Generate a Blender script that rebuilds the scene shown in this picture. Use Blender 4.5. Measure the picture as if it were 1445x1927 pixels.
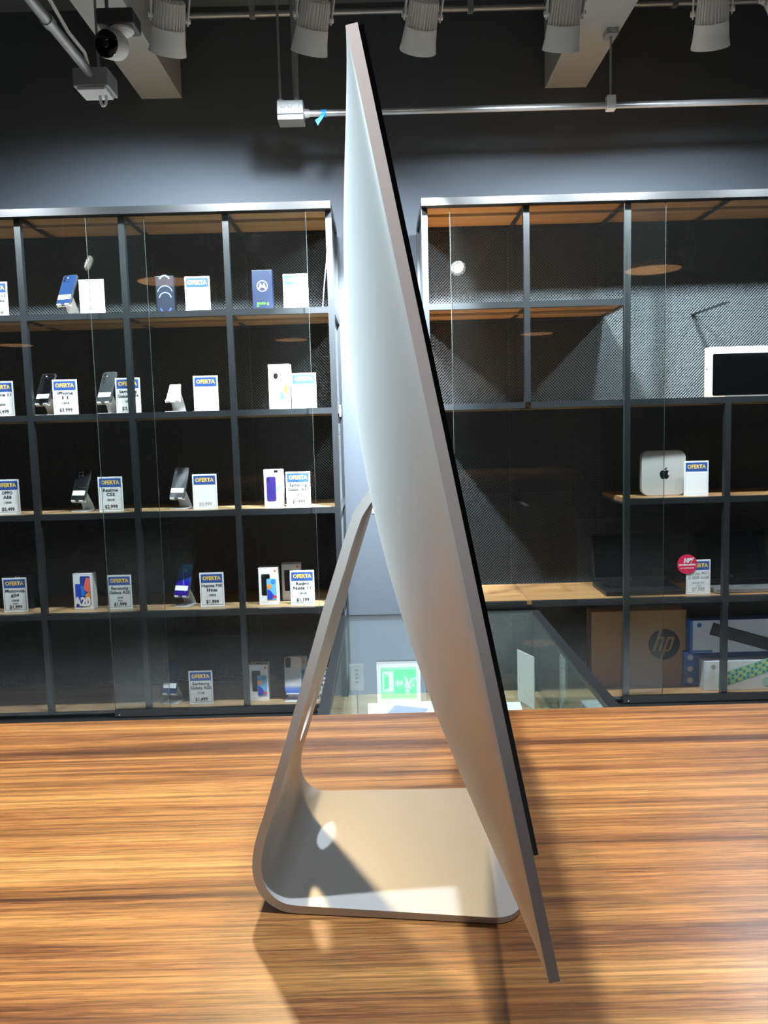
import bpy, bmesh, math, random
import numpy as np
from mathutils import Vector, Matrix, Euler

for o in list(bpy.data.objects): bpy.data.objects.remove(o)
scene = bpy.context.scene
COL = scene.collection
rng = random.Random(7)
R = math.radians

# ------------------------------------------------------------------ camera
CAM_Z = 1.40
cam_d = bpy.data.cameras.new('camera'); cam = bpy.data.objects.new('camera', cam_d); COL.objects.link(cam)
cam_d.sensor_fit = 'VERTICAL'; cam_d.sensor_height = 36.0; cam_d.lens = 36.0 * 1558.0 / 1927.0
cam_d.clip_start = 0.02; cam_d.clip_end = 60
_p, _r = R(5.86), R(1.55)
_fw = Vector((0, math.cos(_p), -math.sin(_p))); _up = Vector((0, math.sin(_p), math.cos(_p))); _rt = Vector((1, 0, 0))
_cr = _rt * math.cos(_r) - _up * math.sin(_r); _cu = _rt * math.sin(_r) + _up * math.cos(_r)
cam.matrix_world = Matrix(((_cr.x, _cu.x, -_fw.x, 0), (_cr.y, _cu.y, -_fw.y, 0), (_cr.z, _cu.z, -_fw.z, CAM_Z), (0, 0, 0, 1)))
scene.camera = cam

# ------------------------------------------------------------------ world, exposure
w = bpy.data.worlds.new('world'); scene.world = w; w.use_nodes = True
w.node_tree.nodes['Background'].inputs[0].default_value = (0.75, 0.85, 1.0, 1)
w.node_tree.nodes['Background'].inputs[1].default_value = 0.05
vs = scene.view_settings
vs.view_transform = 'Standard'; vs.look = 'None'; vs.exposure = 0.0; vs.gamma = 1.0; vs.use_curve_mapping = False
scene.cycles.transparent_max_bounces = 24
scene.cycles.max_bounces = 8

# lamps of the shop and added fill lamps: (position, aim point, watts, colour, cone degrees, blend, radius)
COOL = (0.86, 0.94, 1.0); WARM = (1.0, 0.72, 0.38); NEUT = (1.0, 0.96, 0.90)
SHELF_LAMPS = [
    ((-0.655, 2.85, 2.75), (-1.05, 3.72, 1.32), 200, 'first', 128),
    ((-0.185, 2.85, 2.74), (-0.55, 3.72, 1.32), 175, 'second', 128),
    ((0.170, 2.85, 2.735), (-0.07, 3.95, 1.42), 1700, 'third', 52),
    ((0.634, 2.85, 2.73), (0.60, 3.72, 1.32), 185, 'fourth', 128),
    ((1.115, 2.85, 2.725), (1.36, 3.72, 1.32), 185, 'fifth', 128),
]
SHOP_AND_FILL_LAMPS = [
    ('spotlight above the gap behind the counter', (-0.29, 2.12, 2.75), (-0.02, 0.75, 1.04), 125, WARM, 70, 0.6, 0.045),
    ('spotlight straight above the counter', (-0.26, 0.56, 2.75), (-0.05, 0.66, 1.04), 135, COOL, 80, 0.6, 0.018),
    ('spotlight above the screen side of the computer', (0.24, 0.35, 2.75), (0.25, 0.62, 1.04), 50, NEUT, 90, 0.6, 0.02),
    ('added fill spotlight over the shop floor brightening the computer back', (-2.3, 0.45, 2.75), (-0.03, 0.66, 1.63), 1250, (0.68, 0.92, 1.0), 18.5, 1.0, 0.04),  # added, unseen: narrow beam that brightens the upper back of the computer
    ('added fill spotlight behind the photographer for the computer edge', (-0.7, -1.5, 2.75), (-0.02, 0.36, 1.52), 150, NEUT, 13, 1.0, 0.04),  # added, unseen: narrow beam that lifts the near edge of the display
    ('added fill spotlight over the aisle beside the counter', (2.45, 0.20, 2.70), (2.6, -1.0, 0.0), 110, COOL, 90, 0.6, 0.04),  # added fill: floor bounce for ceiling and lamp heads
    ('added fill spotlight over the aisle behind the photographer', (-1.6, -1.2, 2.75), (-1.6, -1.6, 0.0), 130, COOL, 110, 0.6, 0.04),  # added fill: lights the unseen floor to raise the ambient level
    ('spotlight turned low towards the sliding glass', (0.62, 0.27, 2.66), (0.70, 2.0, 1.75), 5, COOL, 60, 0.6, 0.03),
    ('spotlight beyond the security camera, aimed at the end of the phone cabinet', (-1.70, 2.85, 2.75), (-1.62, 3.72, 1.15), 160, COOL, 110, 0.6, 0.035),
    ('spotlight past the picture edge, aimed at the boxed screen', (1.78, 2.85, 2.73), (1.70, 3.72, 1.15), 75, COOL, 110, 0.6, 0.035),
    ('spotlight at the picture edge shining this way', (1.315, 2.80, 2.73), (1.15, 1.2, 1.2), 30, COOL, 100, 0.6, 0.04),
]

# ------------------------------------------------------------------ materials
def s2l(c):
    return tuple(((v / 255.0) / 12.92 if v / 255.0 <= 0.04045 else ((v / 255.0 + 0.055) / 1.055) ** 2.4) for v in c)
MATS = {}
def mat(name, rgb, rough=0.5, metal=0.0, spec=0.5, emit=None, estr=0.0, coat=0.0, noise=0.0, nscale=40.0, bump=0.0, bscale=200.0):
    if name in MATS: return MATS[name]
    m = bpy.data.materials.new(name); m.use_nodes = True; nt = m.node_tree; b = nt.nodes['Principled BSDF']
    c = s2l(rgb) + (1,)
    b.inputs['Base Color'].default_value = c; b.inputs['Roughness'].default_value = rough; b.inputs['Metallic'].default_value = metal
    b.inputs['Specular IOR Level'].default_value = spec; b.inputs['Coat Weight'].default_value = coat
    if emit: b.inputs['Emission Color'].default_value = tuple(emit) + (1,); b.inputs['Emission Strength'].default_value = estr
    if noise > 0 or bump > 0:
        tc = nt.nodes.new('ShaderNodeTexCoord')
    if noise > 0:
        n = nt.nodes.new('ShaderNodeTexNoise'); n.inputs['Scale'].default_value = nscale; n.inputs['Detail'].default_value = 5
        nt.links.new(tc.outputs['Object'], n.inputs['Vector'])
        mx = nt.nodes.new('ShaderNodeMix'); mx.data_type = 'RGBA'
        mx.inputs[6].default_value = tuple(v * (1 - noise) for v in c[:3]) + (1,); mx.inputs[7].default_value = tuple(min(1, v * (1 + noise)) for v in c[:3]) + (1,)
        nt.links.new(n.outputs['Fac'], mx.inputs[0]); nt.links.new(mx.outputs[2], b.inputs['Base Color'])
    if bump > 0:
        n2 = nt.nodes.new('ShaderNodeTexNoise'); n2.inputs['Scale'].default_value = bscale; n2.inputs['Detail'].default_value = 3
        nt.links.new(tc.outputs['Object'], n2.inputs['Vector'])
        bp = nt.nodes.new('ShaderNodeBump'); bp.inputs['Strength'].default_value = bump; bp.inputs['Distance'].default_value = 0.002
        nt.links.new(n2.outputs['Fac'], bp.inputs['Height']); nt.links.new(bp.outputs['Normal'], b.inputs['Normal'])
    MATS[name] = m
    return m
def glass_mat(name, tint, ior=1.5, dust=0.0, dustcol=(0.5, 0.55, 0.55)):
    if name in MATS: return MATS[name]
    m = bpy.data.materials.new(name); m.use_nodes = True; nt = m.node_tree
    for n in list(nt.nodes): nt.nodes.remove(n)
    out = nt.nodes.new('ShaderNodeOutputMaterial'); tr = nt.nodes.new('ShaderNodeBsdfTransparent'); tr.inputs[0].default_value = tuple(tint) + (1,)
    gl = nt.nodes.new('ShaderNodeBsdfGlossy'); gl.inputs['Roughness'].default_value = 0.0
    fr = nt.nodes.new('ShaderNodeFresnel')
    # both faces of the sheet meet air: the far face gets the same reflectance as the near one
    ge = nt.nodes.new('ShaderNodeNewGeometry'); im = nt.nodes.new('ShaderNodeMix'); im.data_type = 'FLOAT'
    im.inputs[2].default_value = ior; im.inputs[3].default_value = 1.0 / ior
    nt.links.new(ge.outputs['Backfacing'], im.inputs[0]); nt.links.new(im.outputs[0], fr.inputs[0])
    mx = nt.nodes.new('ShaderNodeMixShader'); nt.links.new(fr.outputs[0], mx.inputs[0]); nt.links.new(tr.outputs[0], mx.inputs[1]); nt.links.new(gl.outputs[0], mx.inputs[2])
    last = mx
    if dust > 0:
        df = nt.nodes.new('ShaderNodeBsdfDiffuse'); df.inputs[0].default_value = tuple(dustcol) + (1,)
        m2 = nt.nodes.new('ShaderNodeMixShader'); m2.inputs[0].default_value = dust
        nt.links.new(mx.outputs[0], m2.inputs[1]); nt.links.new(df.outputs[0], m2.inputs[2]); last = m2
    nt.links.new(last.outputs[0], out.inputs[0])
    MATS[name] = m
    return m
def wood_mat(name, ramp, sx, sy, rough=0.4, coat=0.0, fine=0.25, axis='X', rot=0.0, sz=None, streak=0.0):
    """streaks run along `axis`; ramp: [(pos, rgb), ...]"""
    if name in MATS: return MATS[name]
    m = bpy.data.materials.new(name); m.use_nodes = True; nt = m.node_tree; b = nt.nodes['Principled BSDF']
    L = nt.links.new
    tc = nt.nodes.new('ShaderNodeTexCoord')
    def mapped(a, bb, cc):
        mp = nt.nodes.new('ShaderNodeMapping'); mp.inputs['Scale'].default_value = (a, bb, cc); mp.inputs['Rotation'].default_value = (0, 0, rot)
        L(tc.outputs['Object'], mp.inputs['Vector']); return mp
    def noise(mp, scale, detail, dist=0.0, rough_=0.55):
        n = nt.nodes.new('ShaderNodeTexNoise'); n.inputs['Scale'].default_value = scale; n.inputs['Detail'].default_value = detail
        n.inputs['Distortion'].default_value = dist; n.inputs['Roughness'].default_value = rough_
        L(mp.outputs['Vector'], n.inputs['Vector']); return n
    z = sz if sz is not None else sy
    big = noise(mapped(sx, sy, z), 1.0, 4, 0.35)
    mid = noise(mapped(sx * 2.2, sy * 4.3, z * 4.3), 1.0, 5, 0.2, 0.65)
    fin = noise(mapped(sx * 22, sy * 26, z * 26), 1.0, 3, 0.0, 0.7)
    def mathn(op, a, c):
        n = nt.nodes.new('ShaderNodeMath'); n.operation = op
        for i, v in enumerate((a, c)):
            if hasattr(v, 'outputs'): L(v.outputs[0], n.inputs[i])
            elif isinstance(v, (int, float)): n.inputs[i].default_value = v
            else: L(v, n.inputs[i])
        return n
    a1 = mathn('MULTIPLY', big, 0.58); a2 = mathn('MULTIPLY', mid, 0.42 - fine * 0.4); a3 = mathn('MULTIPLY', fin, fine * 0.4)
    s = mathn('ADD', mathn('ADD', a1, a2), a3)
    cr = nt.nodes.new('ShaderNodeValToRGB'); L(s.outputs[0], cr.inputs[0])
    els = cr.color_ramp.elements
    while len(els) > 1: els.remove(els[-1])
    els[0].position = ramp[0][0]; els[0].color = s2l(ramp[0][1]) + (1,)
    for p_, c_ in ramp[1:]:
        e = els.new(p_); e.color = s2l(c_) + (1,)
    colour = cr
    if streak > 0:
        ln = noise(mapped(sx * 1.6, sy * 6.5, z * 6.5), 1.0, 4, 0.15, 0.7); pr_ = noise(mapped(sx * 30, sy * 22, z * 22), 1.0, 2, 0.0, 0.6)
        lr = nt.nodes.new('ShaderNodeMapRange'); lr.inputs[1].default_value = 0.40; lr.inputs[2].default_value = 0.60; lr.inputs[3].default_value = 1.0 - streak; lr.inputs[4].default_value = 1.0 + streak * 0.25
        L(ln.outputs[0], lr.inputs[0])
        pr2 = nt.nodes.new('ShaderNodeMapRange'); pr2.inputs[1].default_value = 0.36; pr2.inputs[2].default_value = 0.50; pr2.inputs[3].default_value = 1.0 - streak * 0.8; pr2.inputs[4].default_value = 1.0
        L(pr_.outputs[0], pr2.inputs[0])
        mm = mathn('MULTIPLY', lr, pr2)
        vm = nt.nodes.new('ShaderNodeVectorMath'); vm.operation = 'SCALE'; L(cr.outputs[0], vm.inputs[0]); L(mm.outputs[0], vm.inputs['Scale'])
        L(vm.outputs[0], b.inputs['Base Color'])
    else: L(cr.outputs[0], b.inputs['Base Color'])
    b.inputs['Roughness'].default_value = rough; b.inputs['Coat Weight'].default_value = coat; b.inputs['Coat Roughness'].default_value = 0.22
    bp = nt.nodes.new('ShaderNodeBump'); bp.inputs['Strength'].default_value = 0.12; bp.inputs['Distance'].default_value = 0.001
    L(fin.outputs[0], bp.inputs['Height']); L(bp.outputs[0], b.inputs['Normal'])
    MATS[name] = m
    return m

M_wall = mat('wall_paint', (64, 72, 81), 0.75, noise=0.05, nscale=3.0, bump=0.15, bscale=180)
M_ceil = mat('ceiling_paint', (78, 88, 95), 0.8, noise=0.06, nscale=4)
M_beam = mat('beam_paint', (150, 154, 154), 0.75, noise=0.05, nscale=9, bump=0.2, bscale=60)
M_floor = mat('floor_tile', (186, 188, 190), 0.5, noise=0.12, nscale=6)
M_frame = mat('frame_paint', (36, 39, 42), 0.38, metal=0.0, noise=0.12, nscale=25)
M_mesh = mat('mesh_metal', (80, 87, 91), 0.45, metal=0.0)
M_black = mat('black_aluminium', (23, 25, 27), 0.38)
M_glass = glass_mat('door_glass', (0.965, 0.98, 0.975), 1.45, dust=0.0012)
M_case_glass = glass_mat('case_glass', (0.90, 0.955, 0.94), 1.52, dust=0.025, dustcol=(0.45, 0.52, 0.52))
M_gedge = mat('glass_edge', (62, 70, 68), 0.35)
M_alu = mat('blasted_aluminium', (205, 207, 209), 0.45, metal=0.5, noise=0.02, nscale=900)
M_alu_edge = mat('aluminium_edge', (176, 172, 176), 0.45, metal=0.25)
M_screen = mat('screen_glass', (6, 7, 9), 0.06, coat=0.3)
M_logo = mat('logo_black', (16, 16, 17), 0.3)
M_stand = mat('stand_aluminium', (196, 197, 198), 0.42, metal=0.4, noise=0.03, nscale=700)
M_pstand = mat('phone_stand_aluminium', (205, 206, 208), 0.35, metal=0.3)
M_galv = mat('galvanised_steel', (170, 173, 174), 0.35, metal=0.6, noise=0.12, nscale=60)
M_lampgrey = mat('lamp_grey', (214, 213, 208), 0.45)
M_lampbezel = mat('lamp_bezel', (232, 232, 228), 0.4)
M_lens = mat('lamp_lens', (255, 255, 255), 0.3, emit=(1.0, 0.98, 0.94), estr=14.0)
M_white = mat('white_card', (236, 238, 240), 0.55)
M_whitep = mat('white_plastic', (228, 229, 228), 0.4)
M_blue = mat('header_blue', (42, 84, 160), 0.5)
M_yellow = mat('header_yellow', (244, 202, 84), 0.5)
M_ink = mat('print_black', (52, 54, 60), 0.6)
M_inkpale = mat('print_pale', (186, 188, 192), 0.6)
M_acryl = glass_mat('acrylic', (0.97, 0.98, 0.98), 1.4, dust=0.05, dustcol=(0.8, 0.82, 0.84))
M_board = wood_mat('shelf_wood', [(0.25, (116, 92, 64)), (0.5, (154, 127, 92)), (0.75, (182, 156, 118))], 0.9, 14, 0.5, fine=0.3)
M_boardr = wood_mat('shelf_wood_warm', [(0.25, (124, 90, 54)), (0.5, (164, 124, 80)), (0.75, (188, 150, 100))], 0.9, 16, 0.5, fine=0.3)
M_counter = wood_mat('counter_wood', [(0.36, (74, 42, 26)), (0.43, (120, 75, 43)), (0.48, (156, 105, 58)), (0.54, (180, 128, 72)), (0.62, (198, 146, 86)), (0.72, (214, 168, 108))], 1.1, 30.0, 0.36, coat=0.12, fine=0.55, streak=0.42)
M_disc = wood_mat('pendant_wood', [(0.25, (170, 108, 60)), (0.75, (216, 158, 100))], 2, 18, 0.5)

# ------------------------------------------------------------------ geometry helpers
class MB:
    def __init__(self): self.v = []; self.f = []
    def add(self, vs_, fs_):
        n = len(self.v); self.v += [tuple(p) for p in vs_]; self.f += [tuple(i + n for i in f) for f in fs_]; return self
    def box(self, x0, x1, y0, y1, z0, z1):
        return self.add([(x0, y0, z0), (x1, y0, z0), (x1, y1, z0), (x0, y1, z0), (x0, y0, z1), (x1, y0, z1), (x1, y1, z1), (x0, y1, z1)],
                        [(3, 2, 1, 0), (4, 5, 6, 7), (0, 1, 5, 4), (1, 2, 6, 5), (2, 3, 7, 6), (3, 0, 4, 7)])
    def tube(self, p0, p1, r0, r1=None, n=12, cap=True):
        r1 = r0 if r1 is None else r1
        p0, p1 = Vector(p0), Vector(p1); d = (p1 - p0).normalized()
        a = d.cross(Vector((0, 0, 1)) if abs(d.z) < 0.9 else Vector((1, 0, 0))).normalized(); b = d.cross(a)
        vs_ = []
        for p, r in ((p0, r0), (p1, r1)):
            for i in range(n):
                t = 2 * math.pi * i / n; vs_.append(p + a * (r * math.cos(t)) + b * (r * math.sin(t)))
        fs_ = [(i, i + n, (i + 1) % n + n, (i + 1) % n) for i in range(n)]
        if cap: fs_ += [tuple(range(n)), tuple(range(2 * n - 1, n - 1, -1))]
        return self.add(vs_, fs_)
    def path(self, pts, r, n=8):
        for a, b in zip(pts[:-1], pts[1:]): self.tube(a, b, r, r, n)
        return self
    def lathe(self, prof, n=28, axis='Z', c=(0, 0, 0)):
        """prof: [(r, h)] revolved about the axis through c"""
        vs_ = []
        for r, h in prof:
            for i in range(n):
                t = 2 * math.pi * i / n; x, y = r * math.cos(t), r * math.sin(t)
                vs_.append((c[0] + x, c[1] + y, c[2] + h) if axis == 'Z' else ((c[0] + x, c[1] - h, c[2] + y) if axis == 'Y' else (c[0] + h, c[1] + x, c[2] + y)))
        fs_ = []
        for k in range(len(prof) - 1):
            for i in range(n):
                j = (i + 1) % n; fs_.append((k * n + i, k * n + j, (k + 1) * n + j, (k + 1) * n + i))
        if prof[0][0] > 1e-6: fs_.append(tuple(range(n - 1, -1, -1)))
        if prof[-1][0] > 1e-6: fs_.append(tuple((len(prof) - 1) * n + i for i in range(n)))
        return self.add(vs_, fs_)
    def slab(self, pts, y0, y1):
        """polygon pts (x, z), counter-clockwise seen from -Y, extruded from y0 (front) to y1"""
        n = len(pts); vs_ = [(x, y0, z) for x, z in pts] + [(x, y1, z) for x, z in pts]
        fs_ = [tuple(range(n)), tuple(range(2 * n - 1, n - 1, -1))] + [(i, i + n, (i + 1) % n + n, (i + 1) % n) for i in range(n)]
        return self.add(vs_, fs_)
    def mesh(self, name):
        me = bpy.data.meshes.new(name); me.from_pydata(self.v, [], self.f); me.update(); return me
def link(name, me, m, parent=None, smooth=False, loc=None, rot=None):
    o = bpy.data.objects.new(name, me); COL.objects.link(o)
    if m is not None and len(me.materials) == 0: me.materials.append(m)
    if parent is not None: o.parent = parent
    if loc is not None: o.location = loc
    if rot is not None: o.rotation_euler = rot
    if smooth:
        me.shade_smooth()
    return o
def build(mb, name, m, parent=None, smooth=False, bevel=0.0, seg=2, loc=None, rot=None, fixn=True):
    me = mb.mesh(name)
    if bevel > 0 or fixn:
        bm = bmesh.new(); bm.from_mesh(me)
        if bevel > 0:
            bmesh.ops.remove_doubles(bm, verts=bm.verts, dist=1e-6)
            ed = [e for e in bm.edges if len(e.link_faces) == 2 and e.calc_face_angle(0) > 0.5]
            bmesh.ops.bevel(bm, geom=ed, offset=bevel, segments=seg, affect='EDGES', profile=0.5)
        bmesh.ops.recalc_face_normals(bm, faces=bm.faces)
        bm.to_mesh(me); bm.free()
    o = link(name, me, m, parent, False, loc, rot)
    if smooth:
        me.shade_smooth()
        me.set_sharp_from_angle(angle=R(35))
    return o
def thing(name, label, cat, loc=(0, 0, 0), rz=0.0, group=None):
    o = bpy.data.objects.new(name, None); COL.objects.link(o); o.empty_display_size = 0.05
    o.location = loc; o.rotation_euler = (0, 0, rz); o['label'] = label; o['category'] = cat
    if group: o['group'] = group
    return o
def tag(o, label, cat, group=None):
    o['label'] = label; o['category'] = cat
    if group: o['group'] = group
    return o
def struct(o): o['kind'] = 'structure'; return o
def rrect(cx, cz, w_, h_, r, n=5):
    pts = []
    for sx, sz, a0 in ((1, -1, -90), (1, 1, 0), (-1, 1, 90), (-1, -1, 180)):
        for i in range(n + 1):
            a = R(a0 + 90 * i / n); pts.append((cx + sx * (w_ / 2 - r) + r * math.cos(a), cz + sz * (h_ / 2 - r) + r * math.sin(a)))
    return pts
def disc(cx, cz, rx, rz=None, n=24, a0=0, a1=360):
    rz = rx if rz is None else rz
    full = (a1 - a0) >= 360; k = n if full else n + 1
    return [(cx + rx * math.cos(R(a0 + (a1 - a0) * i / n)), cz + rz * math.sin(R(a0 + (a1 - a0) * i / n))) for i in range(k)]
def decal(parent, name, pts, y, m, t=0.0005):
    """a printed patch: polygon a hair proud of the front face at y"""
    return build(MB().slab(pts, y - t, y), name, m, parent)
TEXTS = {}
def text_me(s, size, bold=0.0, shear=0.0, align='CENTER', space=1.0):
    key = (s, size, bold, shear, align, space)
    if key in TEXTS: return TEXTS[key].copy()
    cu = bpy.data.curves.new('lettering', 'FONT'); cu.body = s; cu.size = size; cu.align_x = align; cu.align_y = 'CENTER'
    cu.resolution_u = 2; cu.offset = bold; cu.shear = shear; cu.extrude = 0.0; cu.space_character = space
    ob = bpy.data.objects.new('lettering', cu); COL.objects.link(ob)
    dg = bpy.context.evaluated_depsgraph_get(); dg.update()
    me = bpy.data.meshes.new_from_object(ob.evaluated_get(dg)); bpy.data.objects.remove(ob); bpy.data.curves.remove(cu)
    n = len(me.vertices); co = np.empty(n * 3); me.vertices.foreach_get('co', co); co = co.reshape(-1, 3)
    co = np.stack([co[:, 0], -co[:, 2], co[:, 1]], 1); me.vertices.foreach_set('co', co.ravel()); me.update(); me.materials.clear()
    TEXTS[key] = me
    return me.copy()
def lettering(parent, name, s, x, y, z, size, m, bold=0.0, shear=0.0, width=None, space=1.0):
    me = text_me(s, size, bold, shear, 'CENTER', space)
    o = link(name, me, m, parent, loc=(x, y, z))
    if width:
        co = np.empty(len(me.vertices) * 3); me.vertices.foreach_get('co', co); xs = co.reshape(-1, 3)[:, 0]
        wd = xs.max() - xs.min()
        o.scale = (width / wd, 1, 1)
    return o
def copy_tree(o, parent=None):
    c = o.copy(); COL.objects.link(c); c.parent = parent
    for ch in list(o.children): copy_tree(ch, c)
    return c

# ================================================================== THE ROOM
WALL_Y = 4.0; CEIL_Z = 3.33
struct(build(MB().box(-4.5, 4.5, -5.0, 4.2, -0.1, 0.0), 'floor', M_floor))
struct(build(MB().box(-4.5, 4.5, -5.0, 4.2, CEIL_Z, CEIL_Z + 0.1), 'ceiling', M_ceil))
struct(build(MB().box(-4.5, 4.5, WALL_Y, WALL_Y + 0.15, 0.0, CEIL_Z), 'wall_back', M_wall))
struct(build(MB().box(-4.65, -4.5, -5.0, 4.2, 0, CEIL_Z), 'wall_left', M_wall))
struct(build(MB().box(4.5, 4.65, -5.0, 4.2, 0, CEIL_Z), 'wall_right', M_wall))
struct(build(MB().box(-4.5, 4.5, -5.15, -5.0, 0, CEIL_Z), 'wall_front', M_wall))
BEAM_Z = 2.935
struct(build(MB().box(-1.065, -0.88, -5.0, WALL_Y, BEAM_Z, CEIL_Z), 'trim_1', M_beam))
struct(build(MB().box(0.795, 0.985, -5.0, WALL_Y, BEAM_Z, CEIL_Z), 'trim_2', M_beam))

# ================================================================== ALL-IN-ONE COMPUTER
TABLE_Z = 1.04
YAW = R(3.5); TILT = R(10.82)
O = Vector((0.0538, 0.6744, 1.3567 - TABLE_Z))
comp = thing('desktop_computer', 'thin silver all-in-one computer seen edge-on, on a bent metal foot on the wooden counter', 'computer',
             (O.x, O.y, TABLE_Z), -YAW)
HP, W2, EDGE, BULGE = 0.4195, 0.325, 0.005, 0.0555
ct, st = math.cos(TILT), math.sin(TILT)
def disp(v, s, t):
    """display coordinates (v across, s up, t behind the front face) in the computer's frame (x forward, y across, z up)"""
    return (-st * s - ct * t, v, O.z + ct * s - st * t)
def back_t(v, s):
    a = max(0.0, 1 - abs(v / W2) ** 2) ** 0.7; b = max(0.0, 1 - abs(s / (HP / 2)) ** 2) ** 0.5
    return EDGE + BULGE * a * b
nv, ns = 64, 72
vv = [W2 * math.sin(math.pi / 2 * (2 * i / nv - 1)) for i in range(nv + 1)]
ss = [HP / 2 * math.sin(math.pi / 2 * (2 * j / ns - 1)) for j in range(ns + 1)]
h = MB()
h.v = [disp(v, s, back_t(v, s)) for s in ss for v in vv]
idx = lambda i, j: j * (nv + 1) + i
h.f = [(idx(i, j), idx(i, j + 1), idx(i + 1, j + 1), idx(i + 1, j)) for j in range(ns) for i in range(nv)]
hb = build(h, 'back_shell', M_alu, comp, fixn=False); hb.data.shade_smooth()
# flat 5 mm side band with the aluminium front (the chin shows below the glass)
band = MB()
ring = [(-W2, -HP / 2), (W2, -HP / 2), (W2, HP / 2), (-W2, HP / 2)]
band.v = [disp(v, s, 0.0) for v, s in ring] + [disp(v, s, EDGE) for v, s in ring]
band.f = [(0, 1, 2, 3)] + [(i, i + 4, (i + 1) % 4 + 4, (i + 1) % 4) for i in range(4)]
build(band, 'side_band', M_alu_edge, comp)
CHIN = 0.060
gl = MB(); g0, g1 = 0.0, -0.0022; s0, s1 = -HP / 2 + CHIN, HP / 2 - 0.001; gw = W2 - 0.0004
rg = [(-gw, s0), (gw, s0), (gw, s1), (-gw, s1)]
gl.v = [disp(v, s, g1) for v, s in rg] + [disp(v, s, g0) for v, s in rg]
gl.f = [(0, 1, 2, 3), (7, 6, 5, 4)] + [(i, i + 4, (i + 1) % 4 + 4, (i + 1) % 4) for i in range(4)]
build(gl, 'screen', M_screen, comp)

# bent stand
outer = [(-0.022, 0.322), (-0.044, 0.3215), (-0.0575, 0.3164), (-0.0691, 0.3019), (-0.0738, 0.2921), (-0.0792, 0.2774), (-0.0909, 0.2424), (-0.0964, 0.2262), (-0.1082, 0.188), (-0.1202, 0.1497), (-0.1281, 0.1246), (-0.1379, 0.0948), (-0.1447, 0.0733),
         (-0.1502, 0.0579), (-0.1535, 0.0433), (-0.1540, 0.0310), (-0.1512, 0.0190), (-0.1445, 0.0095), (-0.1345, 0.0030), (-0.122, 0.0008), (-0.09, 0.0008), (-0.05, 0.0008), (-0.01, 0.0008), (0.015, 0.0008), (0.026, 0.0008), (0.034, 0.0008), (0.040, 0.0008), (0.0435, 0.0008), (0.0452, 0.0008)]
def catmull(P, n):
    out = []
    for i in range(len(P) - 1):
        p0, p1, p2, p3 = P[max(0, i - 1)], P[i], P[i + 1], P[min(len(P) - 1, i + 2)]
        for k in range(n):
            t = k / n
            out.append(tuple(0.5 * (2 * p1[c] + (p2[c] - p0[c]) * t + (2 * p0[c] - 5 * p1[c] + 4 * p2[c] - p3[c]) * t * t + (3 * p1[c] - p0[c] - 3 * p2[c] + p3[c]) * t ** 3) for c in (0, 1)))
    out.append(P[-1]); return out
op = catmull(outer, 4)
acc = [0.0]
for a, b in zip(op[:-1], op[1:]): acc.append(acc[-1] + math.dist(a, b))
tot = acc[-1]
sec = []
FRONT_U = 0.0452; CR = 0.022
for i, (u_, z_) in enumerate(op):
    a = op[max(0, i - 1)]; b = op[min(len(op) - 1, i + 1)]
    tx, tz = b[0] - a[0], b[1] - a[1]; l = math.hypot(tx, tz); tx, tz = tx / l, tz / l
    nx, nz = -tz, tx                         # inner side of the bend
    fr = acc[i] / tot
    th = 0.0068 if fr < 0.62 else 0.0068 - 0.0026 * (fr - 0.62) / 0.38
    hw = 0.077 + 0.015 * min(1, fr / 0.55) if fr < 0.55 else 0.092 + 0.0175 * (fr - 0.55) / 0.45
    d = FRONT_U - u_
    if d < CR and z_ < 0.01: hw -= CR - math.sqrt(max(0, CR * CR - (CR - d) ** 2))
    sec.append((u_, z_, u_ + nx * th, z_ + nz * th, hw))
sm = MB()
for (a, b, c, d, hw) in sec:
    sm.v += [(a, -hw, b), (a, hw, b), (c, hw, d), (c, -hw, d)]
for i in range(len(sec) - 1):
    for k in range(4):
        sm.f.append((i * 4 + k, i * 4 + (k + 1) % 4, (i + 1) * 4 + (k + 1) % 4, (i + 1) * 4 + k))
sm.f += [(3, 2, 1, 0), tuple((len(sec) - 1) * 4 + k for k in range(4))]
stand = build(sm, 'bent_foot', M_stand, comp)
hole_z = 0.122; hole_u = -0.165 + 0.322 * hole_z
cut = build(MB().tube((hole_u - 0.04, 0, hole_z - 0.04 * -0.322), (hole_u + 0.04, 0, hole_z + 0.04 * -0.322), 0.0245, n=40), 'cutter', M_stand, comp)
bpy.context.view_layer.update()
bo = stand.modifiers.new('cable_hole', 'BOOLEAN'); bo.operation = 'DIFFERENCE'; bo.object = cut; bo.solver = 'EXACT'
dg = bpy.context.evaluated_depsgraph_get(); dg.update()
nm = bpy.data.meshes.new_from_object(stand.evaluated_get(dg)); stand.modifiers.clear(); stand.data = nm; nm.name = 'bent_foot'
bpy.data.objects.remove(cut)
nm.shade_smooth(); nm.set_sharp_from_angle(angle=R(30))
build(MB().box(-0.118, 0.030, -0.07, 0.07, 0.0, 0.0009), 'rubber_pad', M_black, comp)

# ================================================================== WOODEN COUNTER
cnt = thing('shop_counter', 'glossy striped brown wooden counter top under the silver computer', 'counter', (0, 0, 0))
build(MB().box(-1.45, 1.45, 0.26, 1.018, TABLE_Z - 0.04, TABLE_Z), 'counter_top', M_counter, cnt, bevel=0.003)
build(MB().box(-1.40, 1.40, 0.30, 0.34, 0.0, TABLE_Z - 0.04), 'front_panel', M_counter, cnt)
build(MB().box(-1.40, -1.36, 0.34, 0.97, 0.0, TABLE_Z - 0.04), 'side_panel', M_counter, cnt)
build(MB().box(1.36, 1.40, 0.34, 0.97, 0.0, TABLE_Z - 0.04), 'side_panel', M_counter, cnt)

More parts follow.
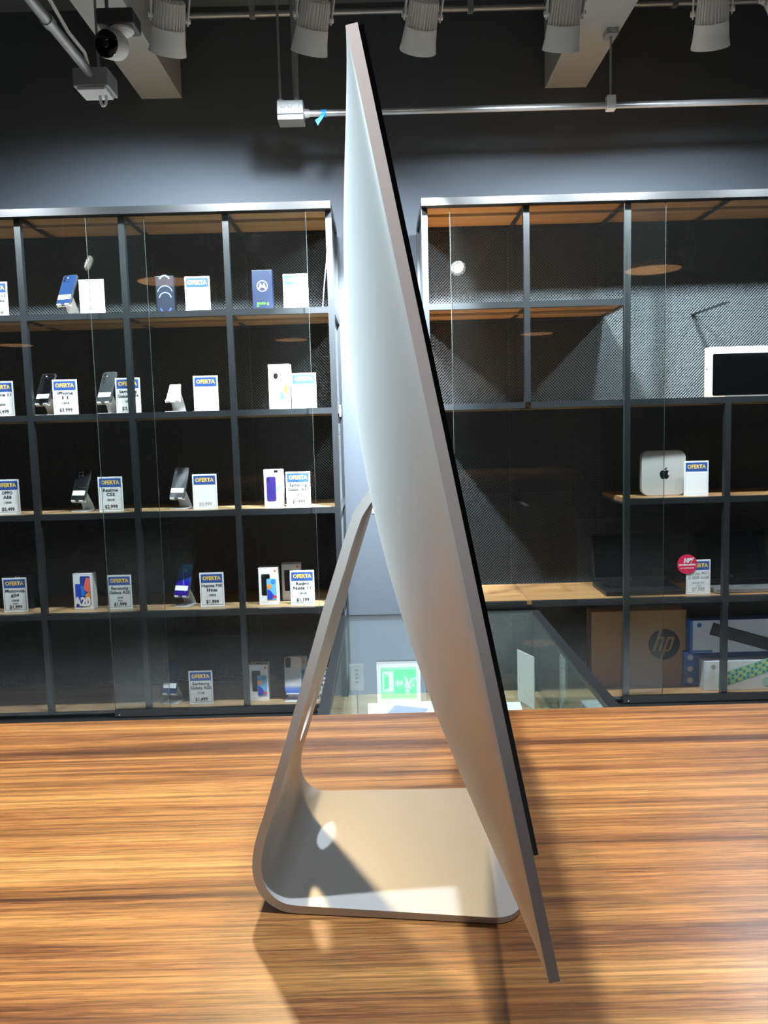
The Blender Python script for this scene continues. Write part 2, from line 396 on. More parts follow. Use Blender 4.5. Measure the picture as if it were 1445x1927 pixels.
# ================================================================== SHELF CABINETS
FY0, FY1 = 3.4875, 3.5125          # front tubes
BY0, BY1 = 3.905, 3.93             # back tubes
T = 0.0125
def mesh_sheet(name, w_, h_, parent, loc, rot, px=0.0137, pz=0.0140, wd=0.0019):
    """expanded metal: every strand of the diamond net is a small tilted ribbon"""
    ni, nj = int(w_ / (px / 2)), int(h_ / (pz / 2))
    I, J = np.meshgrid(np.arange(ni), np.arange(nj), indexing='ij')
    I = I.ravel(); J = J.ravel(); up = ((I + J) % 2 == 0)
    x0 = I * px / 2; x1 = x0 + px / 2
    z0 = np.where(up, J, J + 1) * pz / 2; z1 = np.where(up, J + 1, J) * pz / 2
    lx, lz = px / 2, pz / 2; L_ = math.hypot(lx, lz)
    nx = np.where(up, -lz, lz) / L_ * wd; nz = np.full(I.shape, lx / L_ * wd)
    yo = np.full(I.shape, 0.0011)
    q = np.stack([np.stack([x0 - nx, -yo, z0 - nz], 1), np.stack([x1 - nx, -yo, z1 - nz], 1), np.stack([x1 + nx, yo, z1 + nz], 1), np.stack([x0 + nx, yo, z0 + nz], 1)], 1).reshape(-1, 3)
    nq = len(I)
    me = bpy.data.meshes.new(name); me.vertices.add(nq * 4); me.vertices.foreach_set('co', q.ravel())
    me.loops.add(nq * 4); me.loops.foreach_set('vertex_index', np.arange(nq * 4)); me.polygons.add(nq)
    me.polygons.foreach_set('loop_start', np.arange(nq) * 4); me.polygons.foreach_set('loop_total', np.full(nq, 4)); me.update(calc_edges=True)
    o = link(name, me, M_mesh, parent, loc=loc, rot=rot); o['kind'] = 'stuff'; return o
UNIT = {}
def bar(parent, name, x0, x1, y0, y1, z0, z1, m):
    key = (round(x1 - x0, 4), round(y1 - y0, 4), round(z1 - z0, 4), m.name)
    if key not in UNIT:
        me = MB().box(-key[0] / 2, key[0] / 2, -key[1] / 2, key[1] / 2, -key[2] / 2, key[2] / 2).mesh(name); me.materials.append(m)
        bm = bmesh.new(); bm.from_mesh(me); bmesh.ops.recalc_face_normals(bm, faces=bm.faces); bm.to_mesh(me); bm.free(); UNIT[key] = me
    o = bpy.data.objects.new(name, UNIT[key]); COL.objects.link(o); o.parent = parent
    o.location = ((x0 + x1) / 2, (y0 + y1) / 2, (z0 + z1) / 2); return o
ZL = [0.190, 0.627, 1.0565, 1.475, 1.888, 2.300]     # tube centres, bottom to top
def cabinet(label, xs, skip_front_post, skip_rail, skip_board, mboard):
    c = thing('display_cabinet', label, 'cabinet', (0, 0, 0), 0, 'metal display cabinets along the back wall')
    z0, z1 = ZL[0] - T, ZL[-1] + T
    for k, x in enumerate(xs):
        for y0, y1, back in ((FY0, FY1, False), (BY0, BY1, True)):
            if back: bar(c, 'post', x - T, x + T, y0, y1, z0, z1, M_frame)
            else:
                for r_ in range(5):
                    if (k, r_) in skip_front_post: continue
                    bar(c, 'post', x - T, x + T, y0, y1, ZL[r_] + T if r_ else z0, ZL[r_ + 1] + T if r_ < 4 else z1, M_frame)
    for r_, z in enumerate(ZL):
        for k in range(len(xs) - 1):
            xa, xb = xs[k] + T, xs[k + 1] - T
            bar(c, 'rail', xa, xb, BY0, BY1, z - T, z + T, M_frame)
            if (k, r_) not in skip_rail: bar(c, 'rail', xa, xb, FY0, FY1, z - T, z + T, M_frame)
            if (k, r_) not in skip_board:
                dz = 0.006 if r_ == 5 else 0.0
                bar(c, 'shelf_board', xa - 0.012, xb + 0.012, FY1 + 0.0005, BY0 - 0.018, z - 0.006 + dz, z + T + dz, mboard)
                bar(c, 'cross_bar', xa - 0.012, xb + 0.012, 3.66, 3.675, z - 0.018 + dz, z - 0.0065 + dz, M_board if r_ else M_frame)
        for x in (xs[0], xs[-1]):
            bar(c, 'side_rail', x - T, x + T, FY1, BY0, z - T, z + T, M_frame)
        for x in xs[1:-1]:
            bar(c, 'side_rail', x - 0.009, x + 0.009, FY1, BY0, z - T, z - 0.007, M_frame)
    W_ = xs[-1] - xs[0]
    mesh_sheet('back_mesh', W_, z1 - z0 - 0.01, c, (xs[0], 3.899, z0 + 0.005), (0, 0, 0))
    mesh_sheet('side_mesh', BY0 - FY1, z1 - z0 - 0.01, c, (xs[0], FY1, z0 + 0.005), (0, 0, R(90)))
    mesh_sheet('side_mesh', BY0 - FY1, z1 - z0 - 0.01, c, (xs[-1], FY1, z0 + 0.005), (0, 0, R(90)))
    bar(c, 'back_panel', xs[0] - T, xs[-1] + T, 3.9305, 3.936, z0, z1, mat('shade_sheet_dark', (20, 22, 24), 0.7))  # dark sheet added to keep stray light out and the mesh openings black
    # tracks and plinth
    bar(c, 'top_track', xs[0] - T, xs[-1] + T, 3.444, 3.487, 2.283, 2.3125, M_black)
    bar(c, 'bottom_track', xs[0] - T, xs[-1] + T, 3.444, 3.487, 0.1655, 0.184, M_black)
    bar(c, 'bottom_track_lip', xs[0] - T, xs[-1] + T, 3.440, 3.4435, 0.1655, 0.190, M_black)
    for k in range(len(xs) - 1):
        bar(c, 'plinth_panel', xs[k] + 0.0015, xs[k + 1] - 0.0015, 3.43, 3.92, 0.0, 0.165, M_boardr)
    return c
def pane(c, x0, x1, y, edges, rail=True):
    g = bar(c, 'sliding_glass', x0, x1, y, y + 0.005, 0.19, 2.2825, M_glass)
    for e in edges:
        b = bar(g, 'polished_edge', -0.0006, 0.0006, -0.0025, 0.0025, -1.046, 1.046, M_gedge)
        b.location = ((e - (x0 + x1) / 2), 0, 0)
    if rail:
        rr = bar(g, 'bottom_rail', -(x1 - x0) / 2, (x1 - x0) / 2, -0.008, 0.008, 0, 0.040, M_black); rr.location = (0, -0.0035, -1.0462 + 0.013)
        for sx in (-1, 1):
            s_ = build(MB().lathe([(0.0035, 0.0), (0.003, 0.0015)], 10, 'Y'), 'screw', M_galv, g, loc=(sx * ((x1 - x0) / 2 - 0.02), -0.0118, -1.034))
    return g
XL = [-1.893, -1.468, -1.043, -0.617, -0.195]
XR = [0.197, 0.614, 1.030, 1.453, 1.876]
CABL = cabinet('black metal grid cabinet filled with phones and price cards behind sliding glass', XL, set(), set(), set(), M_board)
pane(CABL, -1.89, -0.945, 3.472, [-0.945], False); pane(CABL, -1.178, -0.285, 3.458, [-1.178, -0.285], True)
CABR = cabinet('black metal grid cabinet with large mostly empty bays, a boxed screen and cartons', XR,
               {(1, 0), (1, 1), (1, 2), (3, 3), (3, 4)}, {(0, 2), (1, 2), (2, 4), (3, 4)}, {(0, 2), (1, 2), (2, 4), (3, 4)}, M_boardr)
pane(CABR, 0.300, 1.180, 3.472, [0.300, 1.180], False); pane(CABR, 1.007, 1.874, 3.458, [1.007], True)
# little white tags and clip on the cabinets
build(MB().box(0.215, 0.245, 3.56, 3.60, 2.3185, 2.332), 'adhesive_tag', M_whitep, CABR)
build(MB().box(0.955, 0.985, 3.49, 3.51, 2.3125, 2.320), 'adhesive_tag', M_whitep, CABR)
build(MB().box(-0.1815, -0.176, 3.62, 3.66, 1.45, 1.50), 'white_clip', M_whitep, CABL)

# ================================================================== GLASS DISPLAY CASE
case = thing('glass_display_case', 'low glass-topped display case with black edges between the counter and the cabinets', 'display case', (0, 0, 0))
CX0, CX1, CY0, CY1, CTZ, CBZ = -0.200, 0.640, 1.75, 3.425, 0.612, 0.272
build(MB().box(CX0, CX1, CY0, CY1, 0.0, CBZ - 0.02), 'base_cabinet', M_black, case)
build(MB().box(CX0 + 0.005, CX1 - 0.005, CY0 + 0.005, CY1 - 0.005, CBZ - 0.0195, CBZ), 'wooden_deck', M_board, case)
bw = 0.034
for nme, a in (('edge_bar', (CX0, CX0 + bw, CY0, CY1)), ('edge_bar', (CX1 - bw, CX1, CY0, CY1))):
    build(MB().box(a[0], a[1], a[2], a[3], CTZ - 0.02, CTZ + 0.004), nme, M_black, case, bevel=0.002)
build(MB().box(CX0 + bw, CX1 - bw, CY1 - 0.012, CY1, CTZ - 0.02, CTZ + 0.004), 'end_bar', M_black, case)
build(MB().box(CX0 + bw, CX1 - bw, CY0, CY0 + bw, CTZ - 0.02, CTZ + 0.004), 'end_bar', M_black, case)
for x in (CX0 + 0.002, CX1 - 0.027):
    for y in (CY0 + 0.002, CY1 - 0.027):
        build(MB().box(x, x + 0.025, y, y + 0.025, CBZ + 0.0005, CTZ - 0.0205), 'corner_post', M_black, case)
build(MB().box(CX0 + bw, CX1 - bw, CY0 + bw, CY1 - 0.012, CTZ - 0.003, CTZ + 0.003), 'top_glass', M_case_glass, case)
for x in (CX0 + 0.010, CX1 - 0.014):
    build(MB().box(x, x + 0.004, CY0 + 0.03, CY1 - 0.03, CBZ + 0.0005, CTZ - 0.0205), 'side_glass', M_case_glass, case)
build(MB().box(CX0 + 0.03, CX1 - 0.03, CY0 + 0.010, CY0 + 0.014, CBZ + 0.0005, CTZ - 0.0205), 'side_glass', M_case_glass, case)

# ================================================================== PRICE CARDS
SH = [ZL[i] + T for i in range(6)]     # shelf tops, bottom to top
def price_card(label, x, row, lines, storage, extra, price, y=3.565, pale=False, header=True, rz=0.0, z=None):
    t = thing('price_card', label, 'price card', (x, y, SH[row] if z is None else z), rz, 'price cards in the cabinets')
    Wc, Hc = 0.105, 0.150
    build(MB().box(-Wc / 2, Wc / 2, 0, 0.003, 0.0, Hc), 'card', M_white, t)
    build(MB().box(-Wc / 2, Wc / 2, -0.030, -0.0005, 0.0, 0.0025), 'acrylic_foot', M_acryl, t)
    ink = M_inkpale if pale else M_ink  # pale ink stands in for print washed out by strong light
    fr = MB(); a, b, c, d, k = -Wc / 2 + 0.006, Wc / 2 - 0.006, 0.008, Hc - 0.007, 0.0009
    fr.box(a, b, -0.0006, 0, c, c + k).box(a, a + k, -0.0006, 0, c, d).box(b - k, b, -0.0006, 0, c, d)
    build(fr, 'border_line', ink, t)
    if header:
        hd = build(MB().box(a, b, -0.0008, 0, Hc - 0.044, d), 'header', M_blue, t)
        lettering(hd, 'header_lettering', 'OFERTA', 0, -0.0011, Hc - 0.0255, 0.0235, M_yellow, 0.0009, width=0.080)
    zz = 0.092
    for ln in lines:
        lettering(t, 'name_lettering', ln, 0, -0.0009, zz, 0.0185, ink, 0.0004, width=min(0.088, 0.0100 * len(ln) + 0.006)); zz -= 0.0190
    if storage: lettering(t, 'storage_lettering', storage, 0, -0.0009, 0.050, 0.0115, ink, 0.0002)
    if extra: lettering(t, 'condition_lettering', extra, 0, -0.0009, 0.0365, 0.0105, ink, 0.0002)
    if price: lettering(t, 'price_lettering', price, 0, -0.0009, 0.0205, 0.0205, ink, 0.0005)
    return t
price_card('price card for a 13 series phone, cut by the picture edge on the top shelf', -1.612, 4, ['iPhone 13', 'Pro Max'], '128GB', '', '$9,999')
price_card('white card left blank as if burnt out by light beside the blue phone on the top shelf', -1.205, 4, [], '', '', '', header=False)  # cards without lines: print left out as burnt away by light
price_card('offer card with print left out as overexposed beside the dark box with blue arcs', -0.760, 4, [], '', '', '', pale=True)
price_card('offer card with print left out as overexposed beside the navy box with round white emblem', -0.346, 4, [], '', '', '', pale=True)
price_card('price card ending in 499 cut by the picture edge, second shelf down', -1.617, 3, ['iPhone 11'], '128GB', '', '$4,499')
price_card('price card reading $3,999 between two black phones', -1.345, 3, ['iPhone', '11'], '128GB', '', '$3,999')
price_card('price card partly hidden by a metal post, second shelf down', -1.077, 3, ['Samsung', 'Galaxy A34'], '128GB', '', '$3,999')
price_card('price card with print paled as overexposed beside the empty phone stand', -0.745, 3, ['Samsung', 'Galaxy A25'], '128GB', '', '$3,999', pale=True)
price_card('price card standing against the white box with yellow and turquoise shapes', -0.327, 3, ['Honor', 'X9'], '256GB', '', '$4,999', pale=True)
price_card('price card reading $2,499 near the picture edge, third shelf down', -1.622, 2, ['OPPO', 'A58'], '128GB', '', '$2,499')
price_card('price card reading $2,999 beside the glossy black phone', -1.177, 2, ['Realme', 'C55'], '256GB', '', '$2,999')
price_card('overlit price card beside the mirror-silver phone', -0.770, 2, [], '', '', '$2,999', pale=True)
price_card('price card beside the white box showing a purple phone', -0.367, 2, ['Samsung', 'Galaxy A15'], '128GB', 'New', '$1,999')
price_card('price card in front of the dark carton, fourth shelf down', -1.620, 1, ['Motorola', 'g24'], '256GB', 'New', '$1,999')
price_card('price card beside the white A20 box', -1.163, 1, ['Samsung', 'Galaxy A20'], '32GB', 'New', '$1,999')
price_card('price card beside the blue and violet phone', -0.760, 1, ['Huawei P30', 'lite'], '128GB', '', '$1,999')
price_card('price card reading $1,199 overlapping the rear of two white phone boxes', -0.364, 1, ['Redmi', 'Note 11'], '128 GB', '', '$1,199', y=3.555)
price_card('price card reading $1,499 on the bottom shelf beside a dark blue phone', -0.830, 0, ['Samsung', 'Galaxy A20'], '32 GB', '', '$1,499')
price_card('price card on the bottom shelf half hidden behind the computer foot', -0.298, 0, ['Redmi', 'Note 11'], '128 GB', '', '$999')
price_card('offer card with print left out as overexposed leaning at the silver mini computer', 1.349, 2, [], '', '', '', pale=True, y=3.56)
sc_ = price_card('price card with a round red discount sticker', 1.361, 1, ['Laptop M31', 'i5 8GB RAM'], '256GB SSD', 'FHD', '$7,999', pale=True, y=3.555)
M_red = mat('sticker_red', (226, 24, 78), 0.5)
stk = build(MB().lathe([(0.043, 0.0), (0.043, 0.001)], 40, 'Y'), 'discount_sticker', M_red, sc_, loc=(-0.050, -0.002, 0.132))
lettering(stk, 'sticker_lettering', '10%', 0.004, -0.0014, 0.016, 0.027, M_white, 0.0016, 0.15)
lettering(stk, 'sticker_lettering', 'DE DESCUENTO', 0, -0.0014, -0.003, 0.0095, M_white, 0.0006, width=0.074)
lettering(stk, 'sticker_lettering', 'AL INSTANTE', 0, -0.0014, -0.017, 0.007, M_white, 0.0002, width=0.060)

# ================================================================== PHONES AND STANDS
LEAN = R(26)
def phone_stand(label, x, row, rz, y=3.59):
    t = thing('phone_stand', label, 'phone stand', (x, y, SH[row]), rz, 'bent metal phone stands')
    build(MB().box(-0.036, 0.036, -0.028, 0.052, 0.0, 0.004), 'base_plate', M_pstand, t, bevel=0.0015)
    arm = MB(); w_ = 0.030
    pr = [(0.048, 0.004), (0.048, 0.012), (0.040, 0.030), (0.020, 0.060), (0.006, 0.084)]
    vs_ = []
    for i, (yy, zz) in enumerate(pr):
        ww = w_ - 0.004 * i / 4
        vs_ += [(-ww, yy, zz), (ww, yy, zz), (ww, yy - 0.004, zz), (-ww, yy - 0.004, zz)]
    fs_ = [(i * 4 + k, i * 4 + (k + 1) % 4, i * 4 + 4 + (k + 1) % 4, i * 4 + 4 + k) for i in range(len(pr) - 1) for k in range(4)] + [(0, 1, 2, 3), tuple((len(pr) - 1) * 4 + k for k in range(4))]
    arm.add(vs_, fs_); build(arm, 'arm', M_pstand, t, smooth=True)
    # cradle plate, tilted back
    cs, sn = math.cos(LEAN), math.sin(LEAN)
    def q(a, b, c): return (a, -0.022 + sn * c + cs * b, 0.042 + cs * c - sn * b)     # b: behind the plate, c: up the plate
    cr = MB(); pts = [(-0.034, 0.0), (0.034, 0.0), (0.024, 0.085), (-0.024, 0.085)]
    cr.add([q(a, 0.0, c) for a, c in pts] + [q(a, 0.0035, c) for a, c in pts], [(0, 1, 2, 3), (7, 6, 5, 4)] + [(i, i + 4, (i + 1) % 4 + 4, (i + 1) % 4) for i in range(4)])
    build(cr, 'cradle_plate', M_pstand, t)
    for sx in (-1, 1):
        hk = MB(); a0, a1 = sx * 0.020 - 0.0095, sx * 0.020 + 0.0095
        prof = [(0.0, 0.004), (0.0, 0.0), (-0.013, 0.0), (-0.013, 0.006), (-0.0105, 0.006), (-0.0105, 0.003), (-0.002, 0.003), (-0.002, 0.004)]
        n = len(prof); hk.add([q(a0, b, c) for b, c in prof] + [q(a1, b, c) for b, c in prof], [tuple(range(n)), tuple(range(2 * n - 1, n - 1, -1))] + [(i, i + n, (i + 1) % n + n, (i + 1) % n) for i in range(n)])
        build(hk, 'hook', M_pstand, t)
    return t
def phone(label, x, row, rz, mbody, cams, sticker=(0.028, 0.022), y=3.59, mside=None, arcs=None, hh=0.146, ww=0.070, print_=''):
    t = thing('phone', label, 'phone', (x, y, SH[row]), rz, 'phones on stands')
    cs, sn = math.cos(LEAN), math.sin(LEAN)
    # body built upright then tipped back about the cradle's lip
    rot = (-LEAN, 0, 0); base = (0, -0.022, 0.042)
    def up(mb, name, m, parent, bevel=0.0, smooth=False):
        return build(mb, name, m, parent, bevel=bevel, smooth=smooth)
    body = build(MB().slab(rrect(0, hh / 2 + 0.0032, ww, hh, 0.010), -0.0092, -0.0010), 'body', mside or mbody, t, loc=base, rot=rot)
    decal(body, 'back_panel', rrect(0, hh / 2 + 0.0032, ww - 0.003, hh - 0.003, 0.009), -0.0092, mbody)
    top = hh + 0.0032
    if cams == 'square':
        cb = build(MB().slab(rrect(-ww / 2 + 0.020, top - 0.020, 0.028, 0.028, 0.007), -0.0112, -0.0097), 'camera_bump', mbody, body)
        for dx, dz in ((-0.006, 0.006), (-0.006, -0.007)): build(MB().lathe([(0.0055, 0), (0.0055, 0.001)], 14, 'Y', (-ww / 2 + 0.020 + dx, -0.0112, top - 0.020 + dz)), 'lens', M_logo, cb)
        build(MB().lathe([(0.0032, 0), (0.0032, 0.0008)], 12, 'Y', (-ww / 2 + 0.0275, -0.0112, top - 0.014)), 'flash', M_whitep, cb)
    elif cams == 'column':
        for i in range(3): build(MB().lathe([(0.0062, 0), (0.0058, 0.0016)], 16, 'Y', (-ww / 2 + 0.013, -0.0097, top - 0.013 - i * 0.017)), 'lens', M_logo, body)
        build(MB().lathe([(0.0022, 0), (0.0022, 0.0006)], 10, 'Y', (-ww / 2 + 0.025, -0.0097, top - 0.020)), 'flash', M_whitep, body)
    elif cams == 'pill':
        cb = build(MB().slab(rrect(-ww / 2 + 0.014, top - 0.026, 0.018, 0.040, 0.006), -0.0112, -0.0097), 'camera_bump', M_logo, body)
        for dz in (0.010, -0.004): build(MB().lathe([(0.0052, 0), (0.0048, 0.001)], 14, 'Y', (-ww / 2 + 0.014, -0.0112, top - 0.026 + dz)), 'lens', M_ink, cb)
    elif cams == 'cluster':
        for dx, dz in ((0, 0), (0.016, 0.001), (0.002, -0.017), (0.018, -0.014)): build(MB().lathe([(0.0058, 0), (0.005, 0.0018)], 14, 'Y', (-ww / 2 + 0.014 + dx, -0.0097, top - 0.013 + dz)), 'lens', M_galv, body)
    elif cams == 'dual':
        for dz in (-0.012, -0.024): build(MB().lathe([(0.0046, 0), (0.0042, 0.0012)], 14, 'Y', (-ww / 2 + 0.011, -0.0097, top + dz)), 'lens', M_logo, body)
        build(MB().lathe([(0.0055, 0), (0.0055, 0.0004)], 16, 'Y', (0.004, -0.0097, top - 0.030)), 'fingerprint_pad', mat('pad_cyan', (60, 190, 225), 0.3), body)
    if sticker:
        sk = build(MB().slab(rrect(-0.002, sticker[0] + 0.012, ww - 0.008, sticker[1], 0.002), -0.0103, -0.0097), 'paper_sticker', M_white, body)
        if print_: lettering(sk, 'sticker_lettering', print_, -0.002, -0.0106, sticker[0] + 0.012, 0.011, M_inkpale)
    return t, body
def grad_mat(name, stops, rough=0.15, metal=0.3, z0=0.0, z1=0.15):
    m = bpy.data.materials.new(name); m.use_nodes = True; nt = m.node_tree; b = nt.nodes['Principled BSDF']
    tc = nt.nodes.new('ShaderNodeTexCoord'); sp = nt.nodes.new('ShaderNodeSeparateXYZ'); mr = nt.nodes.new('ShaderNodeMapRange'); cr = nt.nodes.new('ShaderNodeValToRGB')
    nt.links.new(tc.outputs['Object'], sp.inputs[0]); nt.links.new(sp.outputs[2], mr.inputs[0]); mr.inputs[1].default_value = z0; mr.inputs[2].default_value = z1
    nt.links.new(mr.outputs[0], cr.inputs[0]); els = cr.color_ramp.elements
    els[0].position = stops[0][0]; els[0].color = s2l(stops[0][1]) + (1,); els[1].position = stops[-1][0]; els[1].color = s2l(stops[-1][1]) + (1,)
    for p_, c_ in stops[1:-1]: e = els.new(p_); e.color = s2l(c_) + (1,)
    nt.links.new(cr.outputs[0], b.inputs['Base Color']); b.inputs['Roughness'].default_value = rough; b.inputs['Metallic'].default_value = metal
    return m
Pk = mat('phone_black', (22, 23, 26), 0.22, coat=0.3); Pg = mat('phone_graphite', (38, 44, 46), 0.35); Pb = mat('phone_blue', (24, 52, 96), 0.3)
Pd = mat('phone_darkblue', (20, 40, 84), 0.2, coat=0.4); Ps = mat('phone_mirror', (190, 196, 204), 0.12, metal=0.9); Prim = mat('phone_rim', (150, 152, 156), 0.25, metal=0.8)
Pv = grad_mat('phone_violet', [(0, (58, 14, 130)), (0.45, (40, 30, 190)), (0.75, (12, 120, 200)), (1, (10, 140, 190))])
Pp = grad_mat('phone_pearl', [(0, (70, 110, 215)), (0.14, (120, 150, 225)), (0.22, (216, 222, 226)), (0.6, (200, 210, 212)), (0.85, (226, 204, 196)), (1, (222, 196, 190))], 0.2, 0.2)
YW = R(-17)
for lab, x, row, args in (
    ('blue phone with a white sticker on a metal stand, top shelf', -1.320, 4, (Pb, 'square')),
    ('black phone with a small white sticker beside the $3,999 card', -1.440, 3, (Pk, 'square')),
    ('graphite phone with three lenses in a column, second shelf down', -1.176, 3, (Pg, 'column')),
    ('glossy black phone with a ring of lenses, third shelf down', -1.313, 2, (Pk, 'cluster')),
    ('mirror-silver phone with a white sticker, third shelf down', -0.886, 2, (Ps, 'none')),
    ('blue and violet phone with a white sticker, fourth shelf down', -0.890, 1, (Pv, 'dual')),
    ('dark blue phone on a metal stand on the bottom shelf', -0.966, 0, (Pd, 'none')),
):
    rz = YW if row != 0 else R(-12)
    phone_stand(lab.split(' phone')[0].replace('with a', '') + ' phone\'s bent metal stand on shelf ' + {4: 'at the top', 3: 'second from the top', 2: 'third from the top', 1: 'fourth from the top', 0: 'at the bottom'}[row], x, row, rz)
    t, body = phone(lab, x, row, rz, args[0], args[1], mside=Prim, print_='1005' if args[1] == 'column' else '')
    if args[1] == 'dual':
        ar = MB(); pts = [(0.020 - 0.030 * math.sin(a / 8 * 1.6), 0.02 + 0.115 * a / 8) for a in range(9)]
        for a, b in zip(pts[:-1], pts[1:]): ar.slab([(a[0], a[1]), (a[0] + 0.0014, a[1]), (b[0] + 0.0014, b[1]), (b[0], b[1])], -0.0101, -0.0097)
        build(ar, 'light_curve', mat('curve_blue', (150, 180, 250), 0.4), body)
phone_stand('empty bright metal phone stand, second shelf down', -0.883, 3, R(-8), y=3.58)
# pearl phone standing nearly upright in front of a carton
ps = thing('phone_stand', 'low metal stand under the pearl white phone on the bottom shelf', 'phone stand', (-0.424, 3.575, SH[0]), R(-4), 'bent metal phone stands')
build(MB().box(-0.036, 0.036, -0.030, 0.060, 0.0, 0.004), 'base_plate', M_pstand, ps, bevel=0.0012)
build(MB().box(-0.026, 0.026, 0.020, 0.024, 0.004, 0.075), 'arm', M_pstand, ps)
build(MB().box(-0.030, 0.030, -0.012, 0.0195, 0.030, 0.034), 'cradle_plate', M_pstand, ps)
pp = thing('phone', 'pearl white phone with a blue lower end, standing upright on the bottom shelf', 'phone', (-0.424, 3.575, SH[0]), R(-4), 'phones on stands')
pb = build(MB().slab(rrect(0, 0.080, 0.075, 0.160, 0.012), -0.004, 0.004), 'body', Pp, pp, loc=(0, 0.004, 0.0345), rot=(R(-6), 0, 0))
cb = build(MB().slab(rrect(-0.021, 0.134, 0.024, 0.044, 0.006), -0.006, -0.004), 'camera_bump', M_logo, pb)
for dz in (0.010, -0.002, -0.013): build(MB().lathe([(0.005, 0), (0.0045, 0.001)], 14, 'Y', (-0.022, -0.006, 0.134 + dz)), 'lens', M_ink, cb)
bc = MB()
for i in range(9): bc.box(-0.018 + i * 0.0034, -0.018 + i * 0.0034 + 0.0016, -0.0045, -0.004, 0.046, 0.058)
build(bc, 'barcode', M_inkpale, pb)

# ================================================================== PHONE CARTONS
def carton(label, x, y, z, w_, h_, d, mbody, rz=0.0, name='phone_carton', cat='box', group='phone cartons in the cabinet'):
    t = thing(name, label, cat, (x, y, z), rz, group)
    b = build(MB().box(-w_ / 2, w_ / 2, 0, d, 0, h_), 'carton_body', mbody, t, bevel=0.0012, seg=1)
    bar(t, 'lid_seam', -w_ / 2 + 0.002, w_ / 2 - 0.002, -0.0004, 0.0, h_ * 0.985, h_ * 0.985 + 0.0006, M_inkpale)
    return t
M_cw = mat('carton_white', (232, 233, 235), 0.5); M_navy = mat('carton_navy', (24, 40, 74), 0.5); M_cblk = mat('carton_black', (20, 21, 26), 0.35)
M_green = mat('print_green', (90, 215, 40), 0.5); M_art_blue = mat('art_blue', (38, 70, 190), 0.45); M_art_sky = mat('art_sky', (110, 185, 232), 0.45)
M_art_or = mat('art_orange', (240, 150, 60), 0.45); M_art_red = mat('art_red', (220, 60, 80), 0.45); M_art_pur = mat('art_purple', (46, 36, 110), 0.4)
M_art_pink = mat('art_pink', (206, 150, 224), 0.45); M_art_coral = mat('art_coral', (240, 110, 96), 0.45); M_art_teal = mat('art_teal', (70, 200, 220), 0.45); M_art_yel = mat('art_yellow', (232, 226, 40), 0.45)
M_logo_or = mat('logo_orange', (238, 120, 70), 0.5)
# dark box with blue arcs
t = carton('dark phone box with glowing blue arcs, top shelf', -0.899, 3.575, SH[4], 0.082, 0.158, 0.03, M_cblk)
f = decal(t, 'printed_phone', rrect(0, 0.080, 0.074, 0.150, 0.008), 0.0, mat('art_phone_dark', (38, 46, 60), 0.35))
M_arc = mat('art_arc', (140, 170, 235), 0.4); M_arcd = mat('art_arc_deep', (70, 90, 220), 0.4)
for (cx, cz, r, th, a0, a1, mm) in ((0, 0.085, 0.030, 0.003, 15, 165, M_arc), (0, 0.064, 0.023, 0.004, 10, 170, M_arc), (0, 0.030, 0.020, 0.005, 195, 345, M_arcd), (0, 0.138, 0.018, 0.006, 20, 160, M_arc)):
    ar = MB(); n = 16
    for i in range(n):
        a, b = R(a0 + (a1 - a0) * i / n), R(a0 + (a1 - a0) * (i + 1) / n)
        ar.slab([(cx + r * math.cos(a), cz + r * math.sin(a)), (cx + (r + th) * math.cos(a), cz + (r + th) * math.sin(a)), (cx + (r + th) * math.cos(b), cz + (r + th) * math.sin(b)), (cx + r * math.cos(b), cz + r * math.sin(b))], -0.001, -0.0005)
    build(ar, 'printed_arc', mm, f)
# navy box with ring emblem
t = carton('navy phone box with a round white emblem, top shelf', -0.488, 3.575, SH[4], 0.086, 0.172, 0.05, M_navy)
rg = MB(); n = 40
for i in range(n):
    a, b = 2 * math.pi * i / n, 2 * math.pi * (i + 1) / n
    rg.slab([(0.020 * math.cos(a), 0.105 + 0.020 * math.sin(a)), (0.023 * math.cos(a), 0.105 + 0.023 * math.sin(a)), (0.023 * math.cos(b), 0.105 + 0.023 * math.sin(b)), (0.020 * math.cos(b), 0.105 + 0.020 * math.sin(b))], -0.0005, 0)
build(rg, 'emblem_ring', M_white, t)
build(MB().slab([(-0.015, 0.094), (-0.009, 0.117), (-0.0065, 0.117), (-0.0005, 0.104), (-0.0035, 0.097), (-0.0065, 0.104), (-0.0095, 0.094)][::-1], -0.0005, 0).slab([(0.015, 0.094), (0.009, 0.117), (0.0065, 0.117), (0.0005, 0.104), (0.0035, 0.097), (0.0065, 0.104), (0.0095, 0.094)], -0.0005, 0), 'emblem', M_white, t)
lettering(t, 'carton_lettering', 'moto g', 0.0, -0.0006, 0.034, 0.017, M_green, 0.0005, width=0.050)
lettering(t, 'carton_lettering', '5G', -0.021, -0.0006, 0.022, 0.008, M_green, 0.0002)
